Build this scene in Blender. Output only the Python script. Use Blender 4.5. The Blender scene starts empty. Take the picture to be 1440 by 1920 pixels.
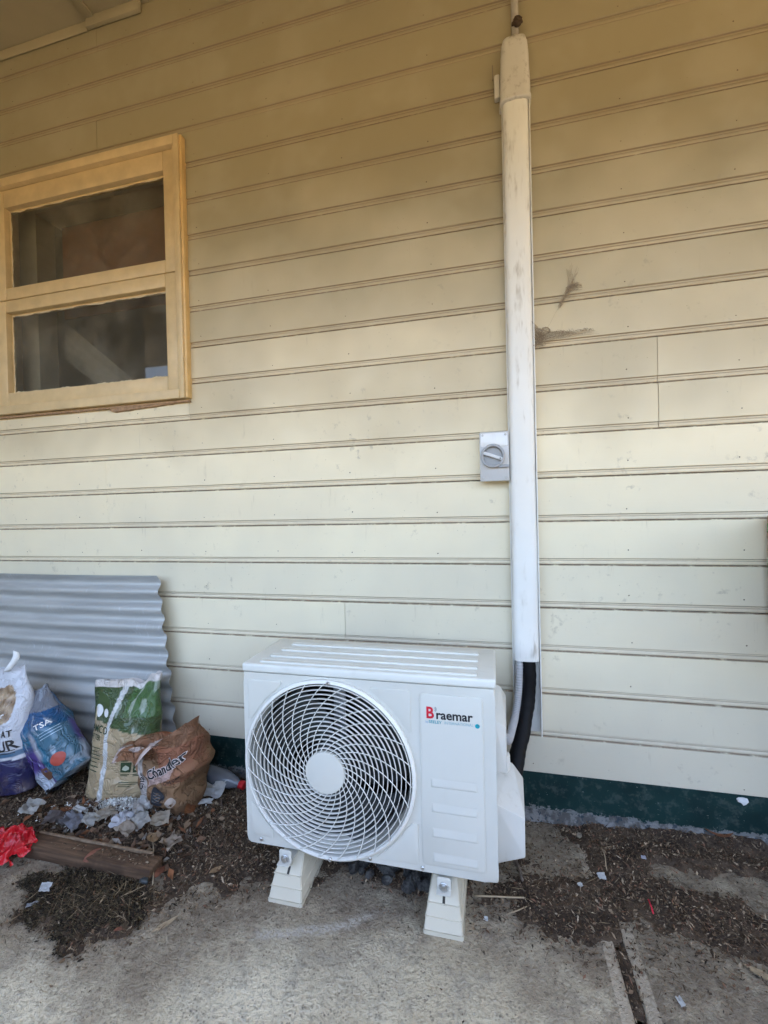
import bpy, bmesh, math, random
import numpy as np
from mathutils import Vector, Matrix, noise
PI = math.pi
random.seed(7)
SC = bpy.context.scene
COL = SC.collection

# ------------------------------------------------------------------ camera, sky, sun, exposure
CAM = np.array([0.0, -1.6354, 1.1096])
ROT = np.array([[0.97128, 0.2368, -0.02334], [0.02052, 0.01435, 0.99969], [-0.23706, 0.97145, -0.00908]])
FPX = 830.0                                   # focal length in pixels of a 1440 wide frame
cd = bpy.data.cameras.new('camera'); cam = bpy.data.objects.new('camera', cd); COL.objects.link(cam)
cd.sensor_fit = 'HORIZONTAL'; cd.sensor_width = 36; cd.lens = FPX / 1440 * 36
cd.clip_start = 0.02; cd.clip_end = 3000
M3 = Matrix(((ROT[0][0], ROT[1][0], -ROT[2][0]), (ROT[0][1], ROT[1][1], -ROT[2][1]), (ROT[0][2], ROT[1][2], -ROT[2][2])))
cam.matrix_world = Matrix.Translation(Vector(CAM)) @ M3.to_4x4()
SC.camera = cam

SUN_EL, SUN_AZ = 52, 20                       # the sun stands behind the house, the porch is in its shade
w = bpy.data.worlds.new('World'); SC.world = w; w.use_nodes = True
nt = w.node_tree; nt.nodes.clear()
sky = nt.nodes.new('ShaderNodeTexSky'); sky.sky_type = 'NISHITA'; sky.sun_disc = False
sky.sun_elevation = math.radians(SUN_EL); sky.sun_rotation = math.radians(SUN_AZ)
sky.dust_density = 8.5; sky.air_density = 1.0; sky.ozone_density = 1.0
bg = nt.nodes.new('ShaderNodeBackground'); bg.inputs[1].default_value = 0.15
wo = nt.nodes.new('ShaderNodeOutputWorld')
nt.links.new(sky.outputs[0], bg.inputs[0]); nt.links.new(bg.outputs[0], wo.inputs[0])
sl = bpy.data.lights.new('sun', 'SUN'); sl.energy = 3.0; sl.angle = math.radians(0.53); sl.color = (1.0, 0.95, 0.87)
so = bpy.data.objects.new('sun', sl); COL.objects.link(so)
e, a = math.radians(SUN_EL), math.radians(SUN_AZ)
sd = Vector((math.sin(a) * math.cos(e), math.cos(a) * math.cos(e), math.sin(e)))
so.rotation_euler = sd.to_track_quat('Z', 'Y').to_euler(); so.location = sd * 20
SC.view_settings.view_transform = 'Standard'; SC.view_settings.look = 'None'
SC.view_settings.gamma = 1.0; SC.view_settings.exposure = 3.74
SC.render.engine = 'CYCLES'
SC.cycles.use_denoising = True
SC.cycles.max_bounces = 6; SC.cycles.diffuse_bounces = 4; SC.cycles.glossy_bounces = 2; SC.cycles.use_adaptive_sampling = True; SC.cycles.adaptive_threshold = .02; SC.cycles.transparent_max_bounces = 12
SC.cycles.sample_clamp_indirect = 6; SC.cycles.caustics_reflective = False; SC.cycles.caustics_refractive = False

# ------------------------------------------------------------------ measuring: a pixel of the photograph on a world plane
def on(px, py, axis, val):
    d = np.array([(px - 720) / FPX, -(py - 960) / FPX, 1.0]) @ ROT
    return CAM + d * ((val - CAM[axis]) / d[axis])
def gp(px, py, z=0.0):
    return on(px, py, 2, z)

# ------------------------------------------------------------------ object helpers
def tag(o, label=None, cat=None, group=None, kind=None):
    if label: o['label'] = label
    if cat: o['category'] = cat
    if group: o['group'] = group
    if kind: o['kind'] = kind
    return o
def empty(name, loc=(0, 0, 0), rot=(0, 0, 0)):
    o = bpy.data.objects.new(name, None); COL.objects.link(o)
    o.location = loc; o.rotation_euler = rot; o.empty_display_size = 0.05
    return o
def link(name, me, mat=None, parent=None, loc=None, rot=None):
    o = bpy.data.objects.new(name, me); COL.objects.link(o)
    if mat is not None and len(me.materials) == 0: me.materials.append(mat)
    if parent is not None: o.parent = parent
    if loc is not None: o.location = loc
    if rot is not None: o.rotation_euler = rot
    return o
def mesh(name, verts, faces, mat=None, parent=None, smooth=False, loc=None, rot=None):
    me = bpy.data.meshes.new(name)
    me.from_pydata([tuple(map(float, v)) for v in verts], [], faces); me.update()
    if smooth: me.shade_smooth()
    return link(name, me, mat, parent, loc, rot)
def bm_obj(name, bm, mat=None, parent=None, smooth=False, loc=None, rot=None, angle=None):
    bmesh.ops.recalc_face_normals(bm, faces=bm.faces)
    me = bpy.data.meshes.new(name); bm.to_mesh(me); bm.free()
    if smooth: me.shade_smooth()
    if angle is not None:
        me.shade_smooth()
        me.set_sharp_from_angle(angle=math.radians(angle))
    return link(name, me, mat, parent, loc, rot)
def bm_box(bm, lo, hi, bevel=0.0, seg=2):
    r = bmesh.ops.create_cube(bm, size=1.0)
    vs = r['verts']
    for v in vs:
        v.co = Vector([lo[i] + (v.co[i] + 0.5) * (hi[i] - lo[i]) for i in range(3)])
    if bevel:
        es = list({ed for v in vs for ed in v.link_edges})
        bmesh.ops.bevel(bm, geom=es, offset=bevel, segments=seg, affect='EDGES', profile=0.5)
def box(name, lo, hi, mat, parent=None, bevel=0.0, seg=2, loc=None, rot=None):
    bm = bmesh.new(); bm_box(bm, lo, hi, bevel, seg)
    return bm_obj(name, bm, mat, parent, loc=loc, rot=rot, angle=40 if bevel else None)
def bm_prism(bm, poly, d0, d1, bevel=0.0, seg=2, front=True):
    """poly in (x, z); extruded in y from d0 (front) to d1 (back), front rim bevelled"""
    f = bm.faces.new([bm.verts.new((x, d1, z)) for x, z in poly])
    r = bmesh.ops.extrude_face_region(bm, geom=[f])
    nv = [v for v in r['geom'] if isinstance(v, bmesh.types.BMVert)]
    for v in nv: v.co.y = d0
    if bevel:
        sv = set(nv)
        bmesh.ops.bevel(bm, geom=[ed for ed in r['geom'] if isinstance(ed, bmesh.types.BMEdge) and ed.verts[0] in sv and ed.verts[1] in sv], offset=bevel, segments=seg, affect='EDGES', profile=0.5, clamp_overlap=True)
def rrect(x0, x1, z0, z1, r, n=5):
    P = []
    for cx, cz, a0 in ((x1 - r, z1 - r, 0), (x0 + r, z1 - r, 90), (x0 + r, z0 + r, 180), (x1 - r, z0 + r, 270)):
        for i in range(n + 1):
            t = math.radians(a0 + 90 * i / n); P.append((cx + r * math.cos(t), cz + r * math.sin(t)))
    return P
def frames(pts):
    T = []
    for i in range(len(pts)):
        T.append((pts[min(i + 1, len(pts) - 1)] - pts[max(i - 1, 0)]).normalized())
    n = T[0].orthogonal().normalized(); out = []
    for t in T:
        n = (n - t * n.dot(t)).normalized(); out.append((t, n, t.cross(n)))
    return out
def tube_data(pts, rad, n=8, closed=False, cap=True):
    pts = [Vector(p) for p in pts]; V, F = [], []
    fr = frames(pts) if not closed else None
    m = len(pts)
    for i, p in enumerate(pts):
        r = rad[i] if hasattr(rad, '__len__') else rad
        if closed:
            t = (pts[(i + 1) % m] - pts[i - 1]).normalized(); nn = Vector((0, 1, 0)); bb = t.cross(nn).normalized()
        else:
            t, nn, bb = fr[i]
        for k in range(n):
            an = 2 * PI * k / n; V.append(p + nn * (r * math.cos(an)) + bb * (r * math.sin(an)))
    for i in range(m if closed else m - 1):
        j = (i + 1) % m
        for k in range(n):
            F.append((i * n + k, i * n + (k + 1) % n, j * n + (k + 1) % n, j * n + k))
    if cap and not closed:
        F.append(tuple(range(n))[::-1]); F.append(tuple((m - 1) * n + k for k in range(n)))
    return V, F
def tube(name, pts, rad, mat, parent=None, n=8, closed=False, **k):
    V, F = tube_data(pts, rad, n, closed); return mesh(name, V, F, mat, parent, smooth=True, **k)
def lathe(name, prof, mat, parent=None, n=32, axis='Y', c=(0, 0, 0), caps=True, **k):
    """prof: (radius, along)"""
    V, F = [], []
    for r, h in prof:
        for i in range(n):
            t = 2 * PI * i / n
            q = {'Y': (r * math.cos(t), h, r * math.sin(t)), 'Z': (r * math.cos(t), r * math.sin(t), h), 'X': (h, r * math.cos(t), r * math.sin(t))}[axis]
            V.append((c[0] + q[0], c[1] + q[1], c[2] + q[2]))
    for j in range(len(prof) - 1):
        for i in range(n):
            F.append((j * n + i, j * n + (i + 1) % n, (j + 1) * n + (i + 1) % n, (j + 1) * n + i))
    bm = bmesh.new(); vs = [bm.verts.new(v) for v in V]
    for f in F: bm.faces.new([vs[i] for i in f])
    for ring in ((0, len(prof) - 1) if caps else ()):
        if prof[ring][0] > 1e-6: bm.faces.new([vs[ring * n + i] for i in range(n)])
    bmesh.ops.remove_doubles(bm, verts=bm.verts, dist=1e-6)
    return bm_obj(name, bm, mat, parent, angle=35, **k)
def text_data(body, size, bold=0.0, res=3, shear=0.0):
    """glyph outlines as a flat mesh: list of (x, y), faces; baseline left at the origin"""
    cu = bpy.data.curves.new('lettering', 'FONT'); cu.body = body; cu.size = size; cu.resolution_u = res
    cu.offset = bold * size; cu.shear = shear
    o = bpy.data.objects.new('lettering', cu); COL.objects.link(o)
    dg = bpy.context.evaluated_depsgraph_get(); me = o.evaluated_get(dg).to_mesh()
    V = [(v.co.x, v.co.y) for v in me.vertices]; F = [tuple(p.vertices) for p in me.polygons]
    o.evaluated_get(dg).to_mesh_clear(); bpy.data.objects.remove(o); bpy.data.curves.remove(cu)
    return V, F
def ico(sub, seed, amp, freq=1.6, squash=(1, 1, 1)):
    bm = bmesh.new(); bmesh.ops.create_icosphere(bm, subdivisions=sub, radius=1)
    for v in bm.verts:
        d = v.co.copy(); s = noise.noise(d * freq + Vector((seed * 7.1, seed * 3.3, 1))) * amp
        s += abs(noise.noise(d * freq * 2.3 + Vector((seed, 5, seed)))) * amp * .5
        v.co = Vector([d[i] * (1 + s) * squash[i] for i in range(3)])
    me = bpy.data.meshes.new('stone_shape'); bm.to_mesh(me); bm.free(); return me

# vectorised value noise for the scatter masks
def vnoise(x, y, seed=0):
    xi, yi = np.floor(x).astype(np.int64), np.floor(y).astype(np.int64); fx, fy = x - xi, y - yi
    fx, fy = fx * fx * (3 - 2 * fx), fy * fy * (3 - 2 * fy)
    def h(i, j):
        n = (i * 374761393 + j * 668265263 + seed * 974634777) & 0xffffffff
        n = ((n ^ (n >> 13)) * 1274126177) & 0xffffffff
        return ((n ^ (n >> 16)) & 0xffff) / 65535.0
    return (h(xi, yi) * (1 - fx) + h(xi + 1, yi) * fx) * (1 - fy) + (h(xi, yi + 1) * (1 - fx) + h(xi + 1, yi + 1) * fx) * fy
def fbm(x, y, seed=0, oct=4):
    s, a_, t = 0, 1, 0
    for i in range(oct):
        s = s + a_ * vnoise(x * 2 ** i, y * 2 ** i, seed + i * 11); t += a_; a_ *= .5
    return s / t

# ------------------------------------------------------------------ materials
class N:
    def __init__(s, name):
        s.m = bpy.data.materials.new(name); s.m.use_nodes = True; s.t = s.m.node_tree; s.t.nodes.clear()
        s.out = s.t.nodes.new('ShaderNodeOutputMaterial')
        s.b = s.t.nodes.new('ShaderNodeBsdfPrincipled'); s.t.links.new(s.b.outputs[0], s.out.inputs[0])
    def new(s, typ, **kw):
        n = s.t.nodes.new(typ)
        for k, v in kw.items(): setattr(n, k, v)
        return n
    def put(s, inp, v):
        if isinstance(v, bpy.types.NodeSocket): s.t.links.new(v, inp)
        elif v is not None: inp.default_value = (*v, 1.0) if isinstance(v, tuple) and len(v) == 3 and inp.type == 'RGBA' else v
    def pos(s): return s.new('ShaderNodeNewGeometry').outputs['Position']
    def obj(s): return s.new('ShaderNodeTexCoord').outputs['Object']
    def uv(s): return s.new('ShaderNodeTexCoord').outputs['UV']
    def sep(s, v):
        n = s.new('ShaderNodeSeparateXYZ'); s.put(n.inputs[0], v); return n.outputs
    def scale(s, v, k):
        n = s.new('ShaderNodeMapping'); s.put(n.inputs[0], v); n.inputs['Scale'].default_value = k; return n.outputs[0]
    def noise(s, v, sc, det=4, rough=.55, dist=0.0):
        n = s.new('ShaderNodeTexNoise'); s.put(n.inputs['Vector'], v); n.inputs['Scale'].default_value = sc
        n.inputs['Detail'].default_value = min(det, 3.0); n.inputs['Roughness'].default_value = rough; n.inputs['Distortion'].default_value = dist
        return n.outputs[0]
    def voro(s, v, sc, feat='F1'):
        n = s.new('ShaderNodeTexVoronoi', feature=feat); s.put(n.inputs['Vector'], v); n.inputs['Scale'].default_value = sc; return n.outputs
    def ramp(s, f, stops, interp='LINEAR'):
        n = s.new('ShaderNodeValToRGB'); s.put(n.inputs[0], f); cr = n.color_ramp; cr.interpolation = interp
        while len(cr.elements) < len(stops): cr.elements.new(.5)
        for el, (p, c) in zip(cr.elements, stops):
            el.position = p; el.color = (*c, 1) if isinstance(c, tuple) else (c, c, c, 1)
        return n.outputs[0]
    def math(s, op, a_, b_=None, c_=None, clamp=False):
        n = s.new('ShaderNodeMath', operation=op, use_clamp=clamp); s.put(n.inputs[0], a_)
        if b_ is not None: s.put(n.inputs[1], b_)
        if c_ is not None: s.put(n.inputs[2], c_)
        return n.outputs[0]
    def mix(s, f, a_, b_, mode='MIX'):
        n = s.new('ShaderNodeMix', data_type='RGBA', blend_type=mode); s.put(n.inputs[0], f); s.put(n.inputs[6], a_); s.put(n.inputs[7], b_); return n.outputs[2]
    def range(s, v, a_, b_, c_=0.0, d_=1.0, smooth=True):
        n = s.new('ShaderNodeMapRange'); n.interpolation_type = 'SMOOTHSTEP' if smooth else 'LINEAR'
        s.put(n.inputs[0], v)
        for i, q in enumerate((a_, b_, c_, d_)): n.inputs[1 + i].default_value = q
        return n.outputs[0]
    def bump(s, h, st=.3, d=.002):
        n = s.new('ShaderNodeBump'); s.put(n.inputs['Height'], h); n.inputs['Strength'].default_value = st; n.inputs['Distance'].default_value = d; return n.outputs[0]
    def attr(s, name): return s.new('ShaderNodeAttribute', attribute_name=name).outputs['Color']
    def rnd(s): return s.new('ShaderNodeObjectInfo').outputs['Random']
    def fin(s, col=None, rough=.5, nor=None, metal=0.0, spec=.5, trans=0.0, alpha=None, sub=None, coat=0.0):
        i = s.b.inputs
        s.put(i['Base Color'], col); s.put(i['Roughness'], rough); s.put(i['Normal'], nor); s.put(i['Metallic'], metal)
        s.put(i['Specular IOR Level'], spec); s.put(i['Transmission Weight'], trans); s.put(i['Alpha'], alpha); s.put(i['Coat Weight'], coat)
        return s.m
MATS = {}
def plain(name, col, rough=.5, var=.12, sc=30, bump=.08, metal=0.0, spec=.5, bsc=120, coat=0.0):
    if name in MATS: return MATS[name]
    n = N(name); p = n.pos()
    c = n.mix(n.ramp(n.noise(p, sc, 5), [(.3, 0.0), (.7, 1.0)]), tuple(q * (1 - var) for q in col), tuple(min(1, q * (1 + var)) for q in col))
    r = n.range(n.noise(p, sc * .6, 3), .3, .7, max(0, rough - .07), min(1, rough + .07))
    MATS[name] = n.fin(c, r, n.bump(n.noise(p, bsc, 3), bump, .001), metal, spec, coat=coat); return MATS[name]

def m_boards():
    n = N('painted_boards'); p = n.pos(); o = n.sep(n.obj())
    # buff paint, chalked and faded to cream lower down; ramp also holds light falloff
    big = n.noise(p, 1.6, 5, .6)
    fade_light = n.math('ADD', n.sep(p)[2], n.math('ADD', n.math('MULTIPLY', n.math('SUBTRACT', big, .5), 1.2), n.math('MULTIPLY', n.math('SUBTRACT', n.rnd(), .5), .34)))
    base = n.ramp(n.range(fade_light, .3, 2.3, smooth=False), [(0.0, (.62, .565, .44)), (.28, (.79, .71, .52)), (.46, (.88, .785, .56)), (.72, (.59, .51, .345)), (1.0, (.365, .318, .205))])
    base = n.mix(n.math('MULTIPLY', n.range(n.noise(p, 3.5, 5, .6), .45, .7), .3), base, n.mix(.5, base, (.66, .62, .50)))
    # grime streaks that hang below the joints, vertical brushing, faint blotches
    st = n.noise(n.scale(p, (60, 20, 5)), 1.0, 5, .65)
    st2 = n.noise(p, 7, 6, .7)
    m = n.math('MULTIPLY', n.range(st, .60, .80), n.range(st2, .47, .66))
    base = n.mix(n.math('MULTIPLY', m, .45), base, (.37, .30, .20))
    bl = n.range(n.noise(p, 26, 6, .7), .60, .76)
    base = n.mix(n.math('MULTIPLY', bl, n.math('MULTIPLY', n.range(n.noise(p, 3.1, 3), .45, .62), .5)), base, (.36, .31, .23))
    spk = n.range(n.voro(p, 55)[0], .05, .10, 1, 0)
    base = n.mix(n.math('MULTIPLY', spk, n.math('MULTIPLY', n.range(n.noise(p, 9, 2), .55, .62), .55)), base, (.22, .18, .12))
    # dirt caught in the moulded lower edge: uneven along the board
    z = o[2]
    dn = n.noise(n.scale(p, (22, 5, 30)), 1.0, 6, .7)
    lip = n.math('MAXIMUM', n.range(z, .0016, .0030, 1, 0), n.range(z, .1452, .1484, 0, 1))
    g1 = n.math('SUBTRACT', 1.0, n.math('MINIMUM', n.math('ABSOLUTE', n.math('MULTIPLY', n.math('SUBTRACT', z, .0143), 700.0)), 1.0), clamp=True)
    g2 = n.math('SUBTRACT', 1.0, n.math('MINIMUM', n.math('ABSOLUTE', n.math('MULTIPLY', n.math('SUBTRACT', z, .0207), 520.0)), 1.0), clamp=True)  # dirt line on the step, widened to paint in its shadow band
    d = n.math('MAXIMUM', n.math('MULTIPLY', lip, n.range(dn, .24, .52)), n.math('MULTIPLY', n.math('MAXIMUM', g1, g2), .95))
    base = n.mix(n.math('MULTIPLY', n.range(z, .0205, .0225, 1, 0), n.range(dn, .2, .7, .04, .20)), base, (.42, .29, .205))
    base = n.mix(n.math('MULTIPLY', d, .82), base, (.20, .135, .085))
    h = n.math('ADD', n.noise(n.scale(p, (6, 40, 90)), 1.0, 4), n.math('MULTIPLY', n.noise(p, 90, 3), .6))
    return n.fin(base, n.range(st2, .3, .7, .42, .62), n.bump(h, .22, .0012))
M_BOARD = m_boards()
M_CEIL = plain('ceiling_paint', (.40, .35, .24), .6, .08, 4, .05)
M_TRIM = plain('ochre_paint', (.62, .48, .275), .45, .10, 14, .15)
M_TRIM2 = plain('orange_paint', (.70, .48, .215), .45, .10, 14, .15)
M_WOOD_RAW = plain('raw_timber', (.34, .22, .13), .8, .3, 60, .4)
M_DARK = plain('dark_void', (.02, .018, .015), .9, .1)

# ------------------------------------------------------------------ setting: ground, slabs, ceiling
def m_concrete():
    n = N('weathered_concrete'); p = n.pos(); s = n.sep(p)
    a1 = n.noise(p, 2.2, 6, .62); a2 = n.noise(p, 14, 6, .7); a3 = n.noise(p, 90, 4, .7)
    c = n.mix(n.range(a1, .35, .65), (.60, .52, .37), (.77, .685, .505))
    c = n.mix(n.math('MULTIPLY', n.range(a2, .46, .70), .55), c, (.30, .27, .225))
    c = n.mix(n.math('MULTIPLY', n.range(a3, .48, .64), .5), c, (.24, .205, .155))
    c = n.mix(n.math('MULTIPLY', n.range(n.noise(p, 160, 2, .5), .58, .72), .45), c, (.56, .54, .48))
    pit = n.math('MULTIPLY', n.range(n.voro(p, 95)[0], .16, .30, 1, 0), n.range(n.noise(p, 21, 3), .44, .58))
    c = n.mix(n.math('MULTIPLY', pit, .6), c, (.12, .10, .08))
    # soil washed over the slab near the wall: brown, cloudy edges
    y = n.math('ADD', s[1], n.math('MULTIPLY', n.math('SUBTRACT', n.noise(p, 3.2, 6, .65), .5), .62))
    x2 = n.math('ADD', n.range(s[0], .0, .55, 0, .36), n.range(s[0], -.95, -.35, .20, 0))
    wash = n.range(n.math('ADD', y, x2), -.74, -.40)
    wash = n.math('MULTIPLY', wash, n.range(n.noise(p, 17, 3, .7), .25, .6, .62, 1.0))
    c = n.mix(n.math('MULTIPLY', wash, .84), c, (.165, .124, .088))
    sp = n.range(n.noise(p, 38, 5, .7), .56, .68)
    c = n.mix(n.math('MULTIPLY', sp, n.math('ADD', .15, n.math('MULTIPLY', wash, .5))), c, (.085, .062, .043))
    # a pale lime streak across the front of the machine
    qa, qb = gp(470, 1752), gp(700, 1716)
    dx, dy = qb[0] - qa[0], qb[1] - qa[1]; L = math.hypot(dx, dy)
    t = n.math('DIVIDE', n.math('ADD', n.math('MULTIPLY', n.math('SUBTRACT', s[0], float(qa[0])), dx / L), n.math('MULTIPLY', n.math('SUBTRACT', s[1], float(qa[1])), dy / L)), L)
    dd = n.math('ADD', n.math('MULTIPLY', n.math('SUBTRACT', s[0], float(qa[0])), -dy / L), n.math('MULTIPLY', n.math('SUBTRACT', s[1], float(qa[1])), dx / L))
    dd = n.math('ADD', dd, n.math('MULTIPLY', n.math('SUBTRACT', n.noise(p, 9, 4), .5), .05))
    dd = n.math('ADD', dd, n.math('MULTIPLY', n.math('MULTIPLY', t, n.math('SUBTRACT', 1.0, t)), .08))
    k = n.math('MULTIPLY', n.range(n.math('ABSOLUTE', dd), .003, .024, 1, 0), n.math('MULTIPLY', n.range(t, -.05, .12), n.range(t, .85, 1.1, 1, 0)))
    c = n.mix(n.math('MULTIPLY', k, n.range(n.noise(p, 70, 4, .7), .34, .56)), c, (.50, .455, .385))
    # tooled margins of the joint
    e1 = n.range(n.math('ABSOLUTE', n.math('SUBTRACT', s[0], .2885)), .040, .044, 1, 0)
    c = n.mix(n.math('MULTIPLY', e1, .55), c, (.60, .51, .39))
    h = n.math('ADD', n.math('MULTIPLY', n.noise(n.scale(p, (100, 105, 60)), 1.0, 5, .7, .8), 1.2), n.math('ADD', a3, n.math('MULTIPLY', a2, 1.5)))
    return n.fin(c, n.range(a2, .3, .7, .72, .95), n.bump(h, .9, .006), spec=.3)
M_CONC = m_concrete()
def m_yard():
    n = N('dry_yard'); p = n.pos()
    c = n.mix(n.range(n.noise(p, .5, 6), .35, .65), (.078, .058, .036), (.11, .082, .050))
    c = n.mix(n.math('MULTIPLY', n.range(n.noise(p, 6, 5), .45, .65), .5), c, (.05, .06, .02))
    return n.fin(c, .95, n.bump(n.noise(p, 12, 5), .4, .03), spec=.1)
g = mesh('ground', [(-900, -1500, -.06), (900, -1500, -.06), (900, 900, -.06), (-900, 900, -.06)], [(0, 1, 2, 3)], m_yard())
tag(g, kind='structure', label='dry brown yard ground beyond the concrete')
sl1 = box('concrete_slab', (-6, -1.45, -.058), (.2755, .06, 0), M_CONC, bevel=.006, seg=3)
tag(sl1, kind='structure', label='stained rough concrete slab under the air conditioner')
sl2 = box('concrete_slab', (.3015, -1.45, -.058), (6, .06, -.001), M_CONC, bevel=.006, seg=3)
tag(sl2, kind='structure', label='concrete slab strewn with dark mulch beyond the joint')

# porch ceiling: sheets, joint battens, wall bead
CZ = 3.288
cei = empty('porch_ceiling', (0, 0, CZ)); tag(cei, 'dull cream porch ceiling of flat sheets with cover battens', kind='structure')
cei['category'] = 'ceiling'
PY = -2.35
for x0, x1 in ((-6, -4.061), (-4.059, -1.661), (-1.659, .739), (.741, 3.139), (3.141, 6)):
    box('ceiling_panel', (x0, PY, 0), (x1, -.001, .012), M_CEIL, cei)
for x in (-4.06, -1.66, .74, 3.14):
    box('batten', (x - .021, PY, -.011), (x + .021, -.020, -.0005), M_CEIL, cei, .003)
box('wall_bead', (-6, -.020, -.046), (-1.690, -.0165, -.0006), M_CEIL, cei, .0015)
box('wall_bead', (-1.683, -.034, -.044), (-1.408, -.0165, -.0006), M_CEIL, cei, .002)
rf = empty('house_roof', (0, 0, CZ)); tag(rf, 'house roof carried out over the porch', 'roof')
M_ROOF = plain('roof_sheet', (.28, .27, .26), .5, .1, 4, .1)
mesh('roof_sheet', [(-6.2, PY - .12, .05), (6.2, PY - .12, .05), (6.2, 5.2, 1.1), (-6.2, 5.2, 1.1), (-6.2, PY - .12, .08), (6.2, PY - .12, .08), (6.2, 5.2, 1.14), (-6.2, 5.2, 1.14)],
     [(0, 1, 2, 3), (7, 6, 5, 4), (0, 4, 5, 1), (1, 5, 6, 2), (2, 6, 7, 3), (3, 7, 4, 0)], M_ROOF, rf)
box('light_cut_fascia', (-6.1, PY - .045, -.62), (6.1, PY - .002, .045), M_TRIM, rf, .003)  # unseen edge, its drop deepened to cut sky light on the upper wall

fn = empty('added_low_fence', (0, -2.62, -.06)); tag(fn, 'low brown paling fence added out of view to shade the lower wall', 'fence')  # unseen fence, added to block low sky light from the lower wall
M_PAL = plain('added_fence_timber', (.20, .135, .080), .85, .25, 20, .3)
for i in range(96): box('paling', (-6 + .125 * i, -.012, 0), (-6 + .125 * i + .121, .010, .92 + .012 * math.sin(i * 2.3)), M_PAL, fn)
box('added_fence_rail', (-6, -.060, .70), (6, -.0125, .77), M_PAL, fn); box('added_fence_rail', (-6, -.060, .20), (6, -.0125, .27), M_PAL, fn)
rw = empty('added_return_wall', (-3.45, 0, 0)); tag(rw, 'boarded return wall added out of view to darken the left side', 'wall')  # unseen wall, added to hold back light from the left
for i in range(14): box('wide_board', (-.03, PY + .1, .235 * i), (-.004 * (i % 2), -.03, .235 * i + .2345), M_CEIL, rw, .003)
# ------------------------------------------------------------------ the weatherboard wall
wall = empty('weatherboard_wall', (0, 0, 0)); tag(wall, 'cream painted weatherboard house wall with dark green base board', 'wall')
PROF = [(.0228, .0140), (.0222, .0135), (.0198, .0086), (.0152, .0085), (.0147, .0071), (.0139, .0071), (.0133, .0090),
        (.0108, .0104), (.0075, .0109), (.0045, .0106), (.0024, .0096), (.0010, .0084), (.0008, .0005)]
def board(x0, x1, z, top=.150, moulded=True, zb=0.0):
    """one board: bevelled face leaning out to a moulded lower edge"""
    face = lambda zz: .0128 + .0012 * (1 - (zz - .0228) / (.150 - .0228))
    edge = [(top - .0002, .0012), (top - .0002, face(top) - .0036), (top - .0020, face(top) - .0014), (top - .0038, face(top))]
    if moulded and zb == 0: pr = edge + [(top * .5 + .0114, face(top * .5 + .0114))] + PROF
    else: pr = edge + [(zb, face(zb)), (zb, .0012)]
    nx = max(2, int((x1 - x0) / .16)); V, F = [], []
    sd_ = random.random() * 50
    jy, jz = random.uniform(-.0007, .0007), random.uniform(-.0007, .0007)
    for i in range(nx + 1):
        x = x0 + (x1 - x0) * i / nx
        wy = .0009 * noise.noise(Vector((x * 1.7 + sd_, 0, z))); wz = .0010 * noise.noise(Vector((x * 1.1 + sd_, 5, z)))
        for zz, dd in pr: V.append((x, -(dd + wy + jy) if dd > .002 else -dd, zz + (wz + jz if zz < .1 else 0)))
    m = len(pr)
    for i in range(nx):
        for k in range(m):
            k2 = (k + 1) % m; F.append((i * m + k, i * m + k2, (i + 1) * m + k2, (i + 1) * m + k))
    F.append(tuple(range(m))[::-1]); F.append(tuple(nx * m + k for k in range(m)))
    bm = bmesh.new(); vs = [bm.verts.new(v) for v in V]
    for f in F: bm.faces.new([vs[i] for i in f])
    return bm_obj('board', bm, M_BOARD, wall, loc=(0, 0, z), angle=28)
XL, XR = -4.6, 3.6
JOINTS = {1: [-1.648], 4: [-1.661], 14: [-1.660], 15: [-1.658, 1.63], 18: [-.561], 12: [.535], 13: [.5355], 17: [1.08], 2: [.9], 6: [1.6], 8: [-.9 - 2.2], 19: [1.65], 20: [-2.75], 10: [2.2], 16: [-2.76]}
WX, WZ0, WZ1 = -1.230, 1.600, 2.662          # opening behind the window frame
WXL = -2.290
for k in range(1, 22):
    z = .9 + (16 - k) * .15; top = .15
    if k == 1: top = .137
    def run(xa, xb, **kw):
        js = [j for j in JOINTS.get(k, []) if xa + .05 < j < xb - .05]
        ed = [xa] + js + [xb]
        for q in range(len(ed) - 1):
            board(ed[q] + (.0008 if q else 0), ed[q + 1] - (.0008 if q < len(ed) - 2 else 0), z, **kw)
    mo = k != 21
    if z + top <= WZ0 + .001 or z >= WZ1 - .001:
        run(XL, XR, top=top, moulded=mo, zb=0.0 if mo else .0228)
    else:
        run(WX, XR, top=top)
        run(XL, WXL + .014, top=top)
        if z < WZ0: board(WXL + .0148, WX - .0008, z, top=WZ0 - z - .004)
        if z + top > WZ1: board(WXL + .0148, WX - .0008, z, top=top, zb=WZ1 - z)
# nail heads
V, F = [], []
for k in range(1, 22):
    z = .9 + (16 - k) * .15
    for x in np.arange(-4.38, 3.5, .3215):
        if z + .04 < WZ1 + .03 and z + .04 > WZ0 - .03 and WXL - .06 < x < WX + .05: continue
        x_ = x + random.uniform(-.008, .008); zz = z + .044 + random.uniform(-.006, .008)
        if random.random() < .22: continue
        b0 = len(V); r = random.uniform(.0017, .0026)
        yy = -(.0128 + .0012 * (1 - (zz - z - .0228) / .127)) - .0012
        for q in range(7): V.append((x_ + r * math.cos(q * .898), yy, zz + r * math.sin(q * .898)))
        V.append((x_, yy + .0007, zz))
        for q in range(7): F.append((b0 + q, b0 + (q + 1) % 7, b0 + 7))
nh = mesh('nail_heads', V, F, plain('nail_rust', (.16, .12, .08), .8), wall); tag(nh, kind='stuff')
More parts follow.
